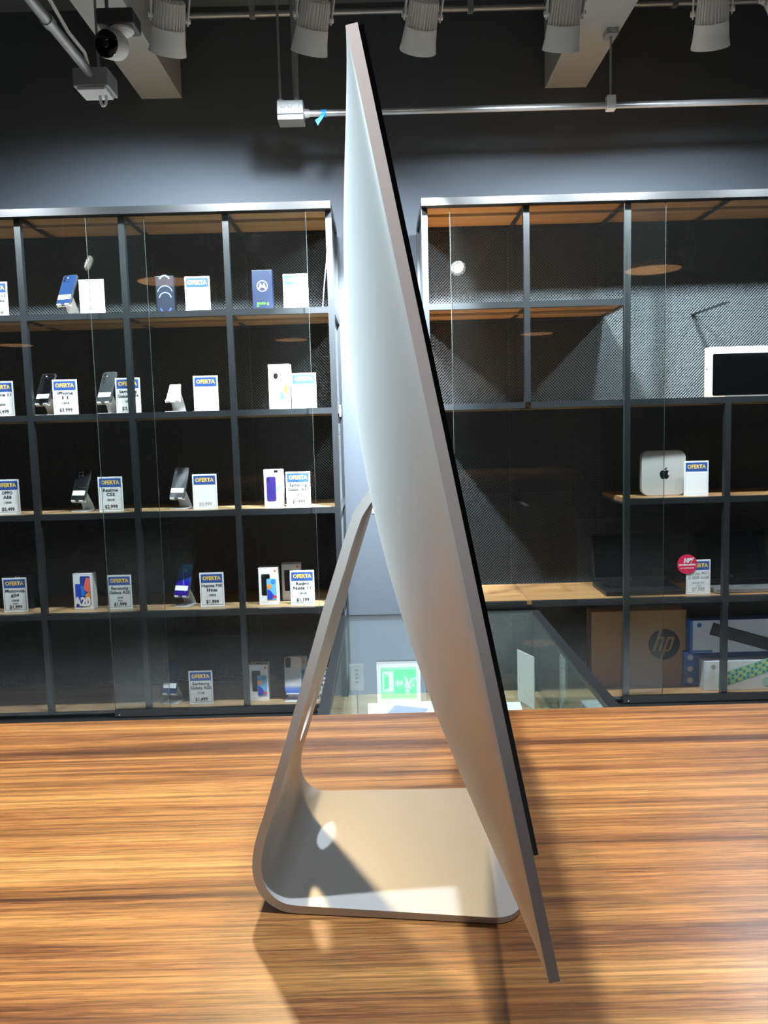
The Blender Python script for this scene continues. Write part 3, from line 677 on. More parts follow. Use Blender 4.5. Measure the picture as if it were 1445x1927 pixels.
# white box with yellow and turquoise shapes
t = carton('white phone box with a black lens disc and yellow and turquoise shapes', -0.432, 3.570, SH[3], 0.092, 0.190, 0.05, M_cw, R(-3))
build(MB().slab(disc(-0.014, 0.141, 0.0105, 0.0128), -0.0006, 0), 'printed_lens', M_logo, t)
decal(t, 'printed_shape', [(0.034, 0.064)] + disc(0.034, 0.088, 0.016, 0.024, 12, 90, 270)[0:0] + [(0.034, 0.104)] + disc(0.034, 0.084, 0.014, 0.020, 10, 90, 270)[1:-1], 0.0, M_art_yel)
decal(t, 'printed_shape', [(0.002, 0.041), (0.022, 0.041), (0.022, 0.062)] + disc(0.002, 0.041, 0.020, 0.034, 8, 40, 90), 0.0, M_art_teal)
build(MB().box(0.0335, 0.0345, -0.0006, 0, 0.040, 0.140).box(0.003, 0.0345, -0.0006, 0, 0.040, 0.041), 'printed_line', M_inkpale, t)
# white box with purple phone
t = carton('white phone box showing a purple and a pink phone', -0.474, 3.572, SH[2], 0.083, 0.162, 0.045, M_cw)
decal(t, 'printed_phone', rrect(0.019, 0.080, 0.030, 0.088, 0.006), 0.0, M_art_pink)
decal(t, 'printed_wave', [(0.006, 0.062), (0.033, 0.088), (0.033, 0.100), (0.006, 0.074)], -0.0005, M_art_sky)
build(MB().slab(rrect(-0.010, 0.078, 0.040, 0.106, 0.006), -0.0014, -0.0005), 'printed_phone', M_art_pur, t)
build(MB().box(0.004, 0.020, -0.0006, 0.0, 0.148, 0.158), 'dark_tab', M_logo, t)
for dz in (0.0, -0.010): build(MB().slab(disc(-0.021, 0.122 + dz, 0.0035), -0.0019, -0.0014), 'printed_lens', M_logo, t)
# white A20 box
t = carton('white phone box printed A20, fourth shelf down', -1.325, 3.570, SH[1], 0.088, 0.160, 0.045, M_cw, R(-6))
decal(t, 'printed_phone', [(-0.036, 0.010), (0.030, 0.022), (0.030, 0.104), (-0.036, 0.124)][0:0] or rrect(-0.018, 0.062, 0.034, 0.104, 0.005), 0.0, M_art_blue)
build(MB().slab(rrect(0.012, 0.084, 0.046, 0.128, 0.006), -0.0012, -0.0005), 'printed_phone', mat('art_deepblue', (24, 60, 150), 0.4), t)
decal(t, 'printed_wave', [(0.000, 0.090), (0.034, 0.070), (0.034, 0.140), (0.018, 0.142)], -0.0012, M_art_coral)
decal(t, 'printed_wave', [(0.004, 0.030), (0.034, 0.040), (0.034, 0.085), (0.012, 0.066)], -0.0012, M_art_or)
decal(t, 'printed_wave', [(-0.008, 0.060), (0.010, 0.062), (0.006, 0.100), (-0.009, 0.110)], -0.0012, mat('art_bright_blue', (30, 130, 225), 0.4))
lettering(t, 'carton_lettering', 'A20', -0.004, -0.0022, 0.034, 0.052, M_white, 0.003, width=0.078)
# twin-phone boxes (front, behind, bottom shelf pair)
def twin(label, x, y, row, rz=0.0):
    t = carton(label, x, y, SH[row], 0.084, 0.164, 0.055, M_cw, rz)
    build(MB().slab(rrect(-0.011, 0.090, 0.038, 0.094, 0.005), -0.0006, 0), 'printed_phone', M_logo, t)
    build(MB().slab(disc(-0.023, 0.129, 0.004), -0.001, -0.0006), 'printed_lens', M_ink, t)
    ph = build(MB().slab(rrect(0.014, 0.070, 0.042, 0.092, 0.005), -0.0016, -0.0006), 'printed_phone', M_art_sky, t)
    for pts, mm in ((disc(0.022, 0.104, 0.010), mat('art_midblue', (60, 140, 215), 0.45)), (disc(0.004, 0.082, 0.010), M_art_or), (disc(0.026, 0.036, 0.009, 0.007), M_art_red)):
        decal(ph, 'printed_disc', pts, -0.0016, mm)
    decal(ph, 'printed_wave', [(-0.005, 0.026), (0.016, 0.026), (0.022, 0.044), (0.008, 0.064), (-0.005, 0.070)], -0.0018, M_art_blue)
    decal(t, 'logo_patch', rrect(0.030, 0.150, 0.010, 0.010, 0.003), 0.0, M_logo_or)
    lettering(t, 'carton_lettering', 'Redmi Note 11', -0.008, -0.0006, 0.012, 0.006, M_inkpale)
    build(MB().box(-0.014, 0.014, 0.016, 0.024, 0.164, 0.1645), 'top_print', M_ink, t)
    return t
twin('front white phone box with black and blue phones, fourth shelf down', -0.513, 3.562, 1)
twin('white phone box standing behind the $1,199 card', -0.423, 3.650, 1)
twin('white phone box alone against the post on the bottom shelf', -0.576, 3.585, 0)
twin('white phone box behind the pearl phone on the bottom shelf', -0.412, 3.660, 0)
# dark carton behind the g24 card
t = carton('dark carton with a small white label, fourth shelf at the picture edge', -1.63, 3.62, SH[1], 0.13, 0.150, 0.06, mat('carton_dark', (22, 24, 34), 0.4))
build(MB().box(-0.012, 0.012, -0.0006, 0, 0.128, 0.146), 'white_label', M_whitep, t)
# white cable hanging at the mesh
cb = MB(); pts = [(-0.2145, 3.640, 2.150), (-0.2165, 3.63, 2.11), (-0.226, 3.61, 2.03), (-0.233, 3.60, 1.96), (-0.238, 3.600, 1.9035)]
cb.path(pts, 0.0022, 8); tag(build(cb, 'white_cable', M_whitep), 'thin white cable hanging along the mesh side of the phone cabinet', 'cable')

# ================================================================== THINGS IN THE CABINET WITH THE CARTONS
t = thing('mini_computer', 'silver rounded-square mini computer stood on edge with a black fruit emblem', 'computer', (1.222, 3.600, SH[2]), R(-2))
sq = build(MB().slab(rrect(0, 0.0985, 0.190, 0.197, 0.032, 8), 0.0, 0.034), 'case', mat('mini_silver', (206, 206, 204), 0.38, metal=0.25), t, bevel=0.003)
def cubic_path(cmds):
    pts = []; x = y = 0.0
    for c in cmds:
        if len(c) == 2: x, y = c; pts.append((x, y)); continue
        x1, y1, x2, y2, x3, y3 = c
        for k in range(1, 7):
            s_ = k / 6; q_ = 1 - s_
            pts.append((x + 3 * q_ * q_ * s_ * x1 + 3 * q_ * s_ * s_ * x2 + s_ ** 3 * x3, y + 3 * q_ * q_ * s_ * y1 + 3 * q_ * s_ * s_ * y2 + s_ ** 3 * y3))
        x += x3; y += y3
    return pts
ap = cubic_path([(12.152, 6.896), (-.948, 0, -2.415, -1.078, -3.96, -1.04), (-2.04, .027, -3.91, 1.183, -4.961, 3.014), (-2.117, 3.675, -.546, 9.103, 1.519, 12.09), (1.013, 1.454, 2.208, 3.09, 3.792, 3.039), (1.52, -.065, 2.09, -.987, 3.935, -.987),
                 (1.831, 0, 2.35, .987, 3.96, .948), (1.637, -.026, 2.676, -1.48, 3.676, -2.948), (1.156, -1.688, 1.636, -3.325, 1.662, -3.415), (-.039, -.013, -3.182, -1.221, -3.22, -4.857), (-.026, -3.04, 2.48, -4.494, 2.597, -4.559), (-1.429, -2.09, -3.623, -2.324, -4.39, -2.376), (-2, -.156, -3.675, 1.09, -4.61, 1.09)])
al = cubic_path([(15.53, 3.83), (.843, -1.012, 1.4, -2.427, 1.245, -3.83), (-1.207, .052, -2.662, .805, -3.532, 1.818), (-.78, .896, -1.454, 2.338, -1.273, 3.714), (1.338, .104, 2.715, -.688, 3.559, -1.701)])
k_ = 0.050 / 24
tf = lambda P: [((x - 12) * k_ + 0.003, 0.098 - (y - 12) * k_) for x, y in P]
build(MB().slab(tf(ap), -0.0006, 0.0).slab(tf(al), -0.0006, 0.0), 'fruit_emblem', M_logo, sq)

t = thing('boxed_screen', 'white framed screen with a black panel at the picture edge', 'monitor', (1.395, 3.552, SH[3] + 0.0))
build(MB().box(0.0, 0.46, 0.0, 0.055, 0.0, 0.212), 'white_case', M_whitep, t, bevel=0.004)
build(MB().slab(rrect(0.235, 0.095, 0.440, 0.176, 0.006), -0.0012, 0.0), 'black_panel', M_screen, t)
build(MB().box(0.070, 0.44, -0.010, -0.0015, 0.0, 0.006), 'silver_strip', M_galv, t)
build(MB().lathe([(0.004, 0.0), (0.004, 0.001)], 12, 'X', (-0.001, 0.025, 0.12)), 'port', M_logo, t)

def laptop(label, x, w_, mbase, word):
    t = thing('laptop', label, 'laptop', (x, 3.545, SH[1]), 0, 'opened laptops')
    build(MB().box(-w_ / 2, w_ / 2, 0.0, 0.235, 0.002, 0.020), 'base', mbase, t, bevel=0.003)
    kb = MB()
    for r_ in range(5):
        for c_ in range(14):
            a = -w_ / 2 + 0.02 + c_ * (w_ - 0.04) / 14; kb.box(a, a + (w_ - 0.04) / 14 - 0.003, 0.10 + r_ * 0.019, 0.10 + r_ * 0.019 + 0.016, 0.0202, 0.0225)
    build(kb, 'keyboard', M_logo, t)
    build(MB().box(-0.05, 0.05, 0.02, 0.085, 0.0202, 0.0206), 'touchpad', mbase, t)
    lid = build(MB().box(-w_ / 2, w_ / 2, 0.0, 0.008, 0.0, 0.225), 'lid', M_black, t, loc=(0, 0.230, 0.021), rot=(R(-14), 0, 0))
    build(MB().box(-w_ / 2 + 0.012, w_ / 2 - 0.012, -0.0008, 0.0, 0.022, 0.214), 'display', M_screen, lid)
    if word: lettering(lid, 'lid_lettering', word, 0, -0.0012, 0.011, 0.012, M_galv)
    else: build(MB().slab(disc(0, 0.011, 0.005), -0.0012, 0.0), 'lid_logo', M_galv, lid)
    build(MB().box(-w_ / 2 + 0.02, w_ / 2 - 0.02, 0.01, 0.02, 0.0, 0.002), 'rubber_foot', M_logo, t)
    return t
laptop('black opened laptop beside the red discount sticker', 1.130, 0.345, M_black, 'acer')
laptop('laptop with a pale silver base at the picture edge', 1.600, 0.340, M_galv, '')

M_kraft = mat('kraft_card', (166, 128, 84), 0.7, noise=0.05, nscale=30)
t = thing('cardboard_box', 'brown cardboard box with a round black letter logo', 'box', (1.135, 3.655, SH[0]))
build(MB().box(-0.213, 0.213, 0, 0.10, 0, 0.345), 'box_body', M_kraft, t, bevel=0.002)
build(MB().box(-0.2155, -0.2132, 0.004, 0.05, 0.01, 0.335), 'end_tape', mat('tape_grey', (120, 126, 128), 0.3), t)
lg = build(MB().slab(disc(0.113, 0.188, 0.071, n=48), -0.0006, 0), 'logo_disc', mat('logo_ink', (24, 20, 18), 0.6), t)
hp = MB(); cx, cz, sl = 0.113, 0.188, 0.32
def para(x0, x1, z0, z1): return [(cx + x0 + sl * z0, cz + z0), (cx + x1 + sl * z0, cz + z0), (cx + x1 + sl * z1, cz + z1), (cx + x0 + sl * z1, cz + z1)]
for a in ((-0.042, -0.031, -0.032, 0.068), (-0.016, -0.005, -0.032, 0.024), (-0.031, -0.008, 0.024, 0.034), (0.003, 0.014, -0.068, 0.034), (0.014, 0.034, 0.024, 0.034), (0.028, 0.039, -0.024, 0.026), (0.014, 0.033, -0.034, -0.024)):
    hp.slab(para(*a), -0.0011, -0.0006)
build(hp, 'logo_letters', M_kraft, lg)
build(MB().box(-0.212, 0.212, -0.0004, 0, 0.240, 0.2406), 'flap_line', mat('kraft_dark', (120, 88, 54), 0.8), t)

# keyboard cartons: a stack of blue-sided boxes with white fronts
M_kblue = mat('carton_blue', (38, 104, 190), 0.45); M_kwhite = mat('carton_offwhite', (206, 210, 218), 0.5)
def kbox(label, x0, w_, y, z, h_, d, side, front):
    t = thing('keyboard_carton', label, 'box', (x0, y, z), 0, 'keyboard cartons')
    build(MB().box(0, w_, 0.0, d, 0, h_), 'carton_body', side, t, bevel=0.001, seg=1)
    build(MB().box(0.012, w_ - 0.001, -0.0008, 0, 0.002, h_ - 0.002), 'front_print', front, t)
    return t
zb = SH[0]
for i in range(3):
    t = kbox(('lowest', 'middle', 'upper')[i] + ' of three thin blue keyboard boxes behind the pale green keyboard box', 1.330, 0.44, 3.63, zb, 0.052, 0.15, M_kblue, M_kblue); zb += 0.0525
    build(MB().slab(disc(0.028, 0.026, 0.013), -0.0014, -0.0008), 'round_logo', M_kwhite, t)
t = kbox('white keyboard box with a black keyboard picture on a blue-edged stack', 1.345, 0.44, 3.60, zb, 0.150, 0.06, M_kblue, M_kwhite)
build(MB().box(0.012, 0.10, -0.0014, -0.0008, 0.004, 0.014), 'blue_stripe', M_kblue, t)
build(MB().slab(disc(0.040, 0.128, 0.010), -0.0014, -0.0008), 'round_logo', M_kblue, t)
KR = R(-17); kc, ks = math.cos(KR), math.sin(KR)
def kp(a, b, ox, oz): return (ox + a * kc - b * ks, oz + a * ks + b * kc)
build(MB().slab([kp(a, b, 0.085, 0.085) for a, b in ((0, 0), (0.33, 0), (0.33, 0.056), (0.0, 0.056))], -0.0014, -0.0008), 'keyboard_picture', M_logo, t)
ky = MB()
for r_ in range(5):
    for c_ in range(22):
        a = 0.012 + 0.005 * r_ + c_ * (0.298 - 0.008 * r_) / 21
        ky.slab([kp(a, 0.005 + r_ * 0.009, 0.085, 0.085), kp(a + 0.0095, 0.005 + r_ * 0.009, 0.085, 0.085), kp(a + 0.0095, 0.0118 + r_ * 0.009, 0.085, 0.085), kp(a, 0.0118 + r_ * 0.009, 0.085, 0.085)], -0.0018, -0.0014)
kk = build(ky, 'keys_picture', mat('key_grey', (58, 60, 66), 0.5), t); kk['kind'] = 'stuff'
t = kbox('white keyboard box with a pale green round-key keyboard picture', 1.392, 0.40, 3.555, SH[0], 0.132, 0.06, M_kwhite, mat('carton_cream', (224, 224, 222), 0.5))
M_mint = mat('mint', (150, 206, 176), 0.5); M_mintd = mat('mint_dark', (70, 150, 128), 0.5); M_lime = mat('mint_lime', (208, 214, 120), 0.5)
KR = R(17); kc, ks = math.cos(KR), math.sin(KR)
build(MB().slab([kp(a, b, 0.062, 0.010) for a, b in ((0, 0), (0.31, 0), (0.31, 0.062), (0.02, 0.062))][:4], -0.0014, -0.0008), 'keyboard_picture', M_mint, t)
for sel, mm in ((0, M_mintd), (1, M_lime)):
    ky = MB()
    for r_ in range(4):
        for c_ in range(17):
            if ((c_ * 7 + r_ * 3) % 5 < 2) != (sel == 1): continue
            p_ = kp(0.016 + c_ * 0.0178 + 0.004 * r_, 0.009 + r_ * 0.0142, 0.062, 0.010)
            ky.slab(disc(p_[0], p_[1], 0.0066, n=10), -0.0019, -0.0014)
    kk = build(ky, 'keys_picture', mm, t); kk['kind'] = 'stuff'
build(MB().slab(disc(0.040, 0.108, 0.009), -0.0014, -0.0008), 'round_logo', M_galv, t)
build(MB().slab(rrect(0.30, 0.035, 0.085, 0.040, 0.018), -0.0024, -0.0019), 'mouse_picture', mat('mint_pale', (176, 214, 200), 0.5), t)

# ================================================================== THINGS IN THE GLASS CASE
t = thing('tablet_box', 'white box with a violet screen picture lying in the glass case', 'box', (0.045, 3.03, CBZ), R(2))
build(MB().box(-0.125, 0.125, -0.16, 0.12, 0, 0.055), 'box_body', M_cw, t, bevel=0.002)
build(MB().add([(-0.095, -0.12, 0.0556), (0.03, -0.15, 0.0556), (0.105, 0.03, 0.0556), (-0.02, 0.085, 0.0556)], [(0, 1, 2, 3)]), 'screen_picture', mat('art_violet', (150, 150, 178), 0.35), t)
t = thing('blank_display_board', 'blank white board standing askew in the glass case', 'board', (0.553, 3.245, CBZ), math.atan2(-0.1196, 0.0457))
build(MB().box(-0.064, 0.064, -0.002, 0.002, 0, 0.210), 'panel', M_cw, t)
build(MB().box(-0.030, 0.030, -0.020, 0.020, 0, 0.0018), 'foot', M_acryl, t)
t = thing('small_white_box', 'small white carton near the blank board in the glass case', 'box', (0.470, 3.06, CBZ), R(-4))
build(MB().box(-0.035, 0.035, -0.07, 0.07, 0, 0.05), 'box_body', M_cw, t, bevel=0.002); build(MB().box(-0.02, 0.02, -0.0706, -0.07, 0.015, 0.035), 'print', M_inkpale, t)
t = thing('paper_note', 'small paper note on a stand inside the glass case near its black edge', 'note', (-0.118, 3.0, CBZ))
build(MB().box(-0.026, 0.026, -0.0008, 0.0008, 0.155, 0.255), 'paper', M_white, t); build(MB().box(-0.003, 0.003, 0.0009, 0.0029, 0, 0.20), 'stem', M_galv, t); build(MB().box(-0.02, 0.02, -0.02, 0.02, 0, 0.002), 'foot', M_galv, t)
nt_ = MB()
for z_ in (0.185, 0.20, 0.215, 0.23): nt_.box(-0.006, 0.006, -0.0012, -0.0008, z_, z_ + 0.004)
build(nt_, 'print', M_ink, t)

# exit sign on the wall between the cabinets (its mirror image shows in the case's glass)
t = thing('exit_sign', 'green and white emergency exit sign on the grey wall between the cabinets', 'sign', (0.050, WALL_Y - 0.004, 0.985))
build(MB().box(-0.108, 0.108, 0.0, 0.004, 0.0, 0.205), 'sign_plate', M_white, t)
M_exit = mat('exit_green', (30, 176, 96), 0.5)
gp = build(MB().box(-0.088, 0.088, -0.0008, 0, 0.030, 0.186), 'green_field', M_exit, t)
dr = MB().slab([(-0.080, 0.046), (-0.026, 0.046), (-0.026, 0.150), (-0.080, 0.150)], -0.0014, -0.0008); build(dr, 'door_frame', M_white, gp)
build(MB().slab([(-0.073, 0.058), (-0.048, 0.066), (-0.048, 0.132), (-0.073, 0.142)], -0.0018, -0.0014), 'door_opening', M_exit, gp)
build(MB().slab([(-0.020, 0.106), (-0.002, 0.088), (-0.002, 0.098), (0.022, 0.098), (0.022, 0.114), (-0.002, 0.114), (-0.002, 0.124)], -0.0014, -0.0008), 'arrow', M_white, gp)
rn = MB().slab(disc(0.042, 0.150, 0.010, n=16), -0.0014, -0.0008)
for a in ([(0.030, 0.105), (0.058, 0.112), (0.060, 0.138), (0.040, 0.136)], [(0.050, 0.130), (0.074, 0.126), (0.080, 0.112), (0.074, 0.108), (0.068, 0.118), (0.052, 0.120)], [(0.030, 0.130), (0.040, 0.136), (0.036, 0.112), (0.026, 0.118)], [(0.030, 0.108), (0.046, 0.110), (0.046, 0.088), (0.030, 0.072), (0.024, 0.078), (0.036, 0.092)], [(0.044, 0.110), (0.058, 0.110), (0.070, 0.092), (0.088, 0.090), (0.088, 0.082), (0.066, 0.082)]):
    rn.slab(a, -0.0014, -0.0008)
build(rn, 'running_figure', M_white, gp)

# ================================================================== CEILING: CONDUITS, BOXES, CAMERA
def jbox(t, x, y, z, sx=0.10, sy=0.08, sz=0.050):
    build(MB().box(x - sx / 2, x + sx / 2, y - sy / 2, y + sy / 2, z - sz / 2, z + sz / 2), 'junction_box', M_galv, t, bevel=0.004)
    for dx in (-0.028, 0.0, 0.028): build(MB().lathe([(0.009, 0), (0.008, 0.002)], 16, 'Y', (x + dx, y - sy / 2, z + 0.004)), 'knockout', M_galv, t)
c1 = thing('ceiling_conduit', 'galvanised conduit crossing the wall on a hanger, tied with blue tape', 'conduit', (0, 0, 0), 0, 'galvanised conduits')
CYc, CZc = 3.45, 2.652
jbox(c1, -0.327, CYc, CZc + 0.012, 0.105, 0.09, 0.052)
build(MB().box(-0.379, -0.275, CYc - 0.044, CYc + 0.044, CZc - 0.036, CZc - 0.016), 'cover_plate', mat('cover_grey', (120, 124, 126), 0.4, metal=0.4), c1, bevel=0.002)
build(MB().tube((-0.274, CYc, CZc), (2.6, CYc, CZc), 0.0125, n=16), 'horizontal_pipe', M_galv, c1, smooth=True)
build(MB().tube((-0.305, CYc, CZc + 0.038), (-0.305, CYc, CEIL_Z - 0.001), 0.0125, n=16), 'vertical_pipe', M_galv, c1, smooth=True)
build(MB().tube((-0.368, CYc, CZc + 0.038), (-0.368, CYc, CEIL_Z - 0.001), 0.005, n=10), 'threaded_rod', M_galv, c1, smooth=True)
for x in (-0.305, -0.368): build(MB().lathe([(0.014, 0), (0.014, 0.016)], 6, 'Z', (x, CYc, CZc + 0.038)), 'nut', M_galv, c1)
build(MB().tube((-0.274, CYc, CZc), (-0.255, CYc, CZc), 0.017, n=16), 'coupling', M_galv, c1, smooth=True)
M_tape = mat('blue_tape', (40, 140, 215), 0.5)
build(MB().tube((-0.208, CYc, CZc), (-0.186, CYc, CZc), 0.0145, n=16), 'blue_tape', M_tape, c1)
build(MB().add([(-0.205, CYc - 0.014, CZc - 0.005), (-0.190, CYc - 0.016, CZc - 0.008), (-0.205, CYc - 0.022, CZc - 0.034), (-0.222, CYc - 0.018, CZc - 0.052), (-0.232, CYc - 0.015, CZc - 0.030), (-0.216, CYc - 0.017, CZc - 0.022)], [(0, 1, 2, 3, 4, 5)]), 'tape_tail', M_tape, c1)
build(MB().tube((0.948, CYc, CZc + 0.030), (0.948, CYc, BEAM_Z - 0.001), 0.0045, n=10), 'hanger_rod', M_galv, c1, smooth=True)
build(MB().box(0.930, 0.966, CYc - 0.018, CYc + 0.018, CZc - 0.020, CZc + 0.036), 'hanger_clamp', M_whitep, c1, bevel=0.004)
build(MB().box(0.925, 0.972, CYc - 0.03, CYc + 0.03, BEAM_Z - 0.022, BEAM_Z - 0.0005), 'hanger_bracket', M_galv, c1)

c2 = thing('ceiling_conduit', 'galvanised conduit ending in a box with a white cover and cable loop', 'conduit', (0, 0, 0), 0, 'galvanised conduits')
bx_, by_, bz_ = -0.835, 2.62, 2.452
build(MB().box(bx_ - 0.052, bx_ + 0.052, by_ - 0.05, by_ + 0.05, bz_ - 0.024, bz_ + 0.030), 'junction_box', M_galv, c2, bevel=0.004)
build(MB().box(bx_ - 0.042, bx_ + 0.042, by_ - 0.048, by_ + 0.034, bz_ - 0.034, bz_ - 0.0245), 'cover_plate', M_whitep, c2, bevel=0.002)
lp = [(bx_ + 0.012, by_, bz_ - 0.034), (bx_ + 0.012, by_, bz_ - 0.052), (bx_ + 0.018, by_, bz_ - 0.064), (bx_ + 0.026, by_, bz_ - 0.060), (bx_ + 0.030, by_, bz_ - 0.046), (bx_ + 0.030, by_, bz_ - 0.034)]
build(MB().path(lp, 0.0042, 8), 'cable_loop', M_whitep, c2)
build(MB().tube((bx_, by_ - 0.05, bz_ + 0.014), (bx_ - 0.03, 1.30, bz_ + 0.060), 0.0135, n=16), 'pipe', M_galv, c2, smooth=True)
for yy in (2.30, 1.80): build(MB().tube((bx_ - 0.0065, yy, bz_ + 0.025), (bx_ - 0.0075, yy - 0.03, bz_ + 0.026), 0.0175, n=16), 'coupling', M_galv, c2, smooth=True)
wr = [(bx_ + 0.0, by_ - 0.05, bz_ + 0.022), (bx_ + 0.012, 2.50, bz_ + 0.040), (bx_ + 0.004, 2.40, bz_ + 0.050), (bx_ + 0.006, 2.25, bz_ + 0.075), (bx_ + 0.016, 2.1, bz_ + 0.11), (bx_ + 0.02, 1.9, bz_ + 0.13)]
build(MB().path(wr, 0.005, 8), 'loose_cable', M_whitep, c2)
build(MB().tube((bx_ + 0.012, by_, bz_ + 0.030), (bx_ + 0.012, by_, CEIL_Z - 0.001), 0.004, n=8), 'threaded_rod', M_galv, c2)

for a, b, nm_ in ((-0.87, 0.79, 'bright steel pipe near the ceiling behind the spotlights'), (0.99, 2.6, 'bright steel pipe near the ceiling beyond the second beam')):
    t = thing('ceiling_pipe', nm_, 'pipe', (0, 0, 0), 0, 'galvanised conduits')
    build(MB().tube((a, 3.85, 3.222), (b, 3.85, 3.222), 0.013, n=16), 'pipe', M_galv, t, smooth=True)
    for x in (a + 0.35, b - 0.35): build(MB().box(x - 0.012, x + 0.012, 3.835, 3.865, 3.205, CEIL_Z - 0.001), 'pipe_clamp', M_galv, t)

sc2 = thing('security_camera', 'small white security camera with a round black face under a dark mounting box', 'camera', (-0.662, 2.30, 2.447))
build(MB().box(-0.048, 0.048, -0.040, 0.040, 0.010, 0.050), 'mounting_box', mat('mount_dark', (62, 65, 66), 0.5), sc2, bevel=0.005)
build(MB().tube((-0.03, 0, 0.050), (-0.03, 0, CEIL_Z - 2.447 - 0.001), 0.005, n=8), 'hanger_rod', M_galv, sc2)
build(MB().lathe([(0.030, 0.0), (0.032, 0.010), (0.020, 0.0101)][::-1] and [(0.0, -0.004), (0.024, -0.002), (0.031, 0.004), (0.031, 0.0098)], 24, 'Z', (0.008, -0.005, 0.0)), 'swivel_base', M_whitep, sc2, smooth=True)
cb = build(MB().lathe([(0.0, -0.036), (0.022, -0.033), (0.034, -0.020), (0.0355, 0.0), (0.0355, 0.026), (0.033, 0.030)], 28, 'Y'), 'camera_body', M_whitep, sc2, smooth=True, loc=(-0.012, -0.02, -0.036), rot=(R(14), 0, R(-18)))
build(MB().lathe([(0.0335, 0.030), (0.0335, 0.033), (0.029, 0.036), (0.0, 0.0365)], 28, 'Y'), 'lens_cover', M_screen, cb, smooth=True)
build(MB().lathe([(0.010, 0.0366), (0.008, 0.0385), (0.0, 0.039)], 18, 'Y'), 'lens', M_logo, cb, smooth=True)

# ================================================================== SPOTLIGHTS
LAMP = {}
def lamp_meshes():
    core = MB().lathe([(0.020, 0.165), (0.040, 0.160), (0.043, 0.150), (0.045, 0.075), (0.046, 0.070)], 32)
    for i in range(30):
        a = 2 * math.pi * i / 30; c, s_ = math.cos(a), math.sin(a); t_ = 0.0017
        pr = [(0.040, 0.160), (0.0490, 0.152), (0.0525, 0.076), (0.043, 0.072)]
        vs_ = [(r * c - t_ * s_, r * s_ + t_ * c, z) for r, z in pr] + [(r * c + t_ * s_, r * s_ - t_ * c, z) for r, z in pr]
        core.add(vs_, [(0, 1, 2, 3), (7, 6, 5, 4), (0, 4, 5, 1), (1, 5, 6, 2), (2, 6, 7, 3), (3, 7, 4, 0)])
    bez = MB().lathe([(0.0440, 0.0755), (0.0525, 0.0750), (0.0535, 0.068), (0.0570, 0.030), (0.0620, 0.002), (0.0620, 0.0), (0.0590, 0.0), (0.0560, 0.020), (0.0480, 0.0500)], 40)
    lens = MB().lathe([(0.0, 0.036), (0.050, 0.036), (0.050, 0.038), (0.0, 0.038)], 28)
    yoke = MB()
    for s_ in (-1, 1):
        yoke.box(s_ * 0.0600 - 0.002, s_ * 0.0600 + 0.002, -0.010, 0.010, 0.090, 0.205)
        yoke.tube((s_ * 0.053, 0, 0.105), (s_ * 0.068, 0, 0.105), 0.009, n=14)
    yoke.box(-0.062, 0.062, -0.010, 0.010, 0.2051, 0.209)
    for k, mb, m, sm_ in (('heat_sink', core, M_lampgrey, False), ('bezel', bez, M_lampbezel, True), ('lens', lens, M_lens, False), ('yoke', yoke, M_lampgrey, False)):
        me = mb.mesh(k); bm = bmesh.new(); bm.from_mesh(me); bmesh.ops.recalc_face_normals(bm, faces=bm.faces); bm.to_mesh(me); bm.free(); me.materials.append(m)
        if sm_: me.shade_smooth(); me.set_sharp_from_angle(angle=R(35))
        LAMP[k] = me
lamp_meshes()
TRACK_Z = 3.0
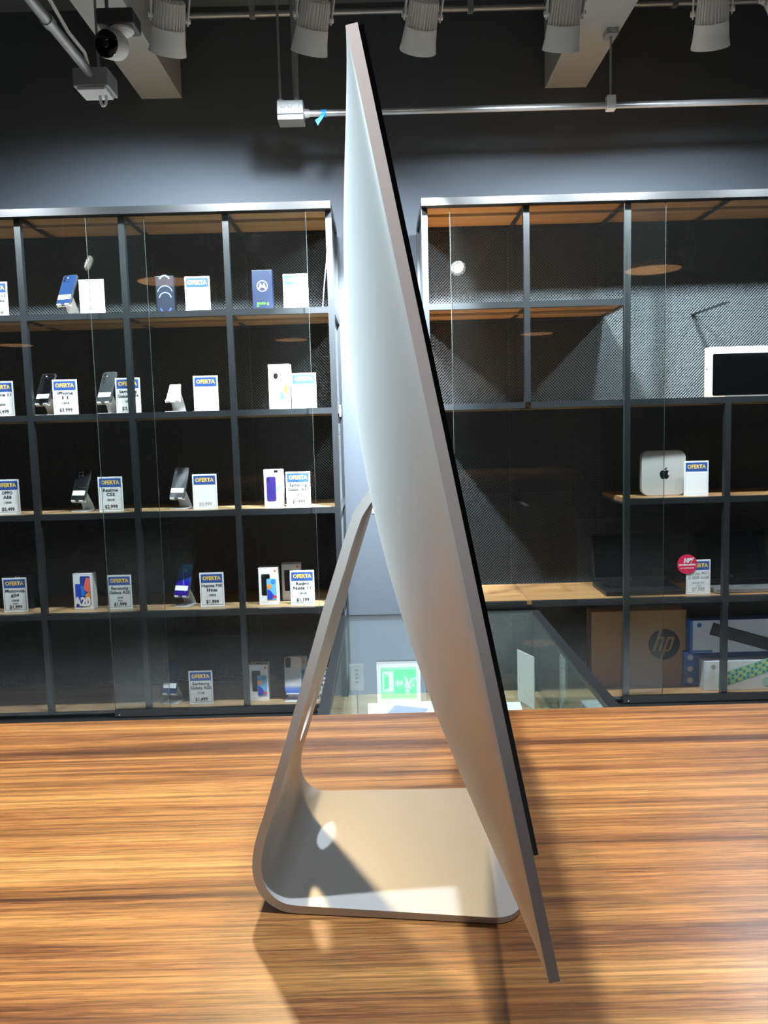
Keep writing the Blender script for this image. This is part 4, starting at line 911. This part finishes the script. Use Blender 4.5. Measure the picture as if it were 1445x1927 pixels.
def spotlight(label, pos, aim, watts, colour=NEUT, cone=95, blend=0.7, radius=0.03, track_z=None):
    t = thing('track_spotlight', label, 'spotlight', pos, 0, 'ceiling track spotlights')
    d = (Vector(aim) - Vector(pos)).normalized()
    q = d.to_track_quat('-Z', 'Y')
    head = None
    for k in ('heat_sink', 'bezel', 'lens', 'yoke'):
        o = bpy.data.objects.new(k, LAMP[k]); COL.objects.link(o); o.parent = t
        o.rotation_mode = 'QUATERNION'; o.rotation_quaternion = q
        o.location = q @ Vector((0, 0, -0.11))
    top = q @ Vector((0, 0, 0.0985))
    tz = (track_z or CEIL_Z) - pos[2]
    build(MB().path([tuple(top), (top.x, top.y, top.z + 0.02), (top.x, top.y, tz - 0.03)], 0.008, 10), 'stem', M_lampgrey, t)
    build(MB().box(top.x - 0.02, top.x + 0.02, top.y - 0.06, top.y + 0.06, tz - 0.03, tz - 0.0005), 'driver_box', M_lampgrey, t)
    L_ = bpy.data.lights.new('spot_beam', 'SPOT'); L_.energy = watts; L_.color = colour; L_.spot_size = R(cone); L_.spot_blend = blend; L_.shadow_soft_size = radius
    lo = bpy.data.objects.new('spot_beam', L_); COL.objects.link(lo); lo.parent = t; lo.rotation_mode = 'QUATERNION'; lo.rotation_quaternion = q; lo.location = q @ Vector((0, 0, -0.11 - 0.004))
    return t
ORD = {'first': 'first spotlight from the security camera, aimed at the phone cabinet', 'second': 'second spotlight from the security camera, next to the vertical conduit', 'third': 'third spotlight from the security camera, beside the computer top',
       'fourth': 'fourth spotlight from the security camera, hanging in front of the ceiling beam', 'fifth': 'fifth spotlight from the security camera, beyond the conduit hanger'}
for pos, aim, wt, k, cone in SHELF_LAMPS:
    spotlight(ORD[k], pos, aim, wt, COOL, cone, 0.55, 0.035)
# lamps above the counter and the shop floor, added fills among them
for lb, pos, aim, wt, colr, cone, bl, rad in SHOP_AND_FILL_LAMPS:
    spotlight(lb, pos, aim, wt, colr, cone, bl, rad)

# round warm pendant lamps over the shop floor (seen mirrored in the sliding glass)
M_warmlens = mat('pendant_diffuser', (255, 220, 180), 0.5, emit=(1.0, 0.50, 0.20), estr=2.6)
for i, (x, y, lb) in enumerate(((1.85, 1.23, 'round warm ceiling lamp nearest the large-bay cabinet'), (-1.41, 1.28, 'round warm ceiling lamp nearest the phone cabinet'), (1.78, -2.57, 'round warm ceiling lamp over the far aisle'), (-0.99, -2.54, 'round warm ceiling lamp over the middle aisle'), (-4.0, -2.3, 'round warm ceiling lamp by the side wall'))):
    t = thing('pendant_lamp', lb, 'ceiling lamp', (x, y, 2.40), 0, 'round warm ceiling lamps')
    build(MB().lathe([(0.0, 0.006), (0.182, 0.006), (0.185, 0.0), (0.190, 0.0), (0.190, 0.034), (0.0, 0.036)], 48), 'wooden_shade', M_disc, t, smooth=True)
    build(MB().lathe([(0.0, 0.001), (0.180, 0.001), (0.180, 0.0055), (0.0, 0.0055)], 48), 'diffuser', M_warmlens, t)
    build(MB().tube((0, 0, 0.036), (0, 0, CEIL_Z - 2.40 - 0.001), 0.004, n=8), 'cord', M_black, t)
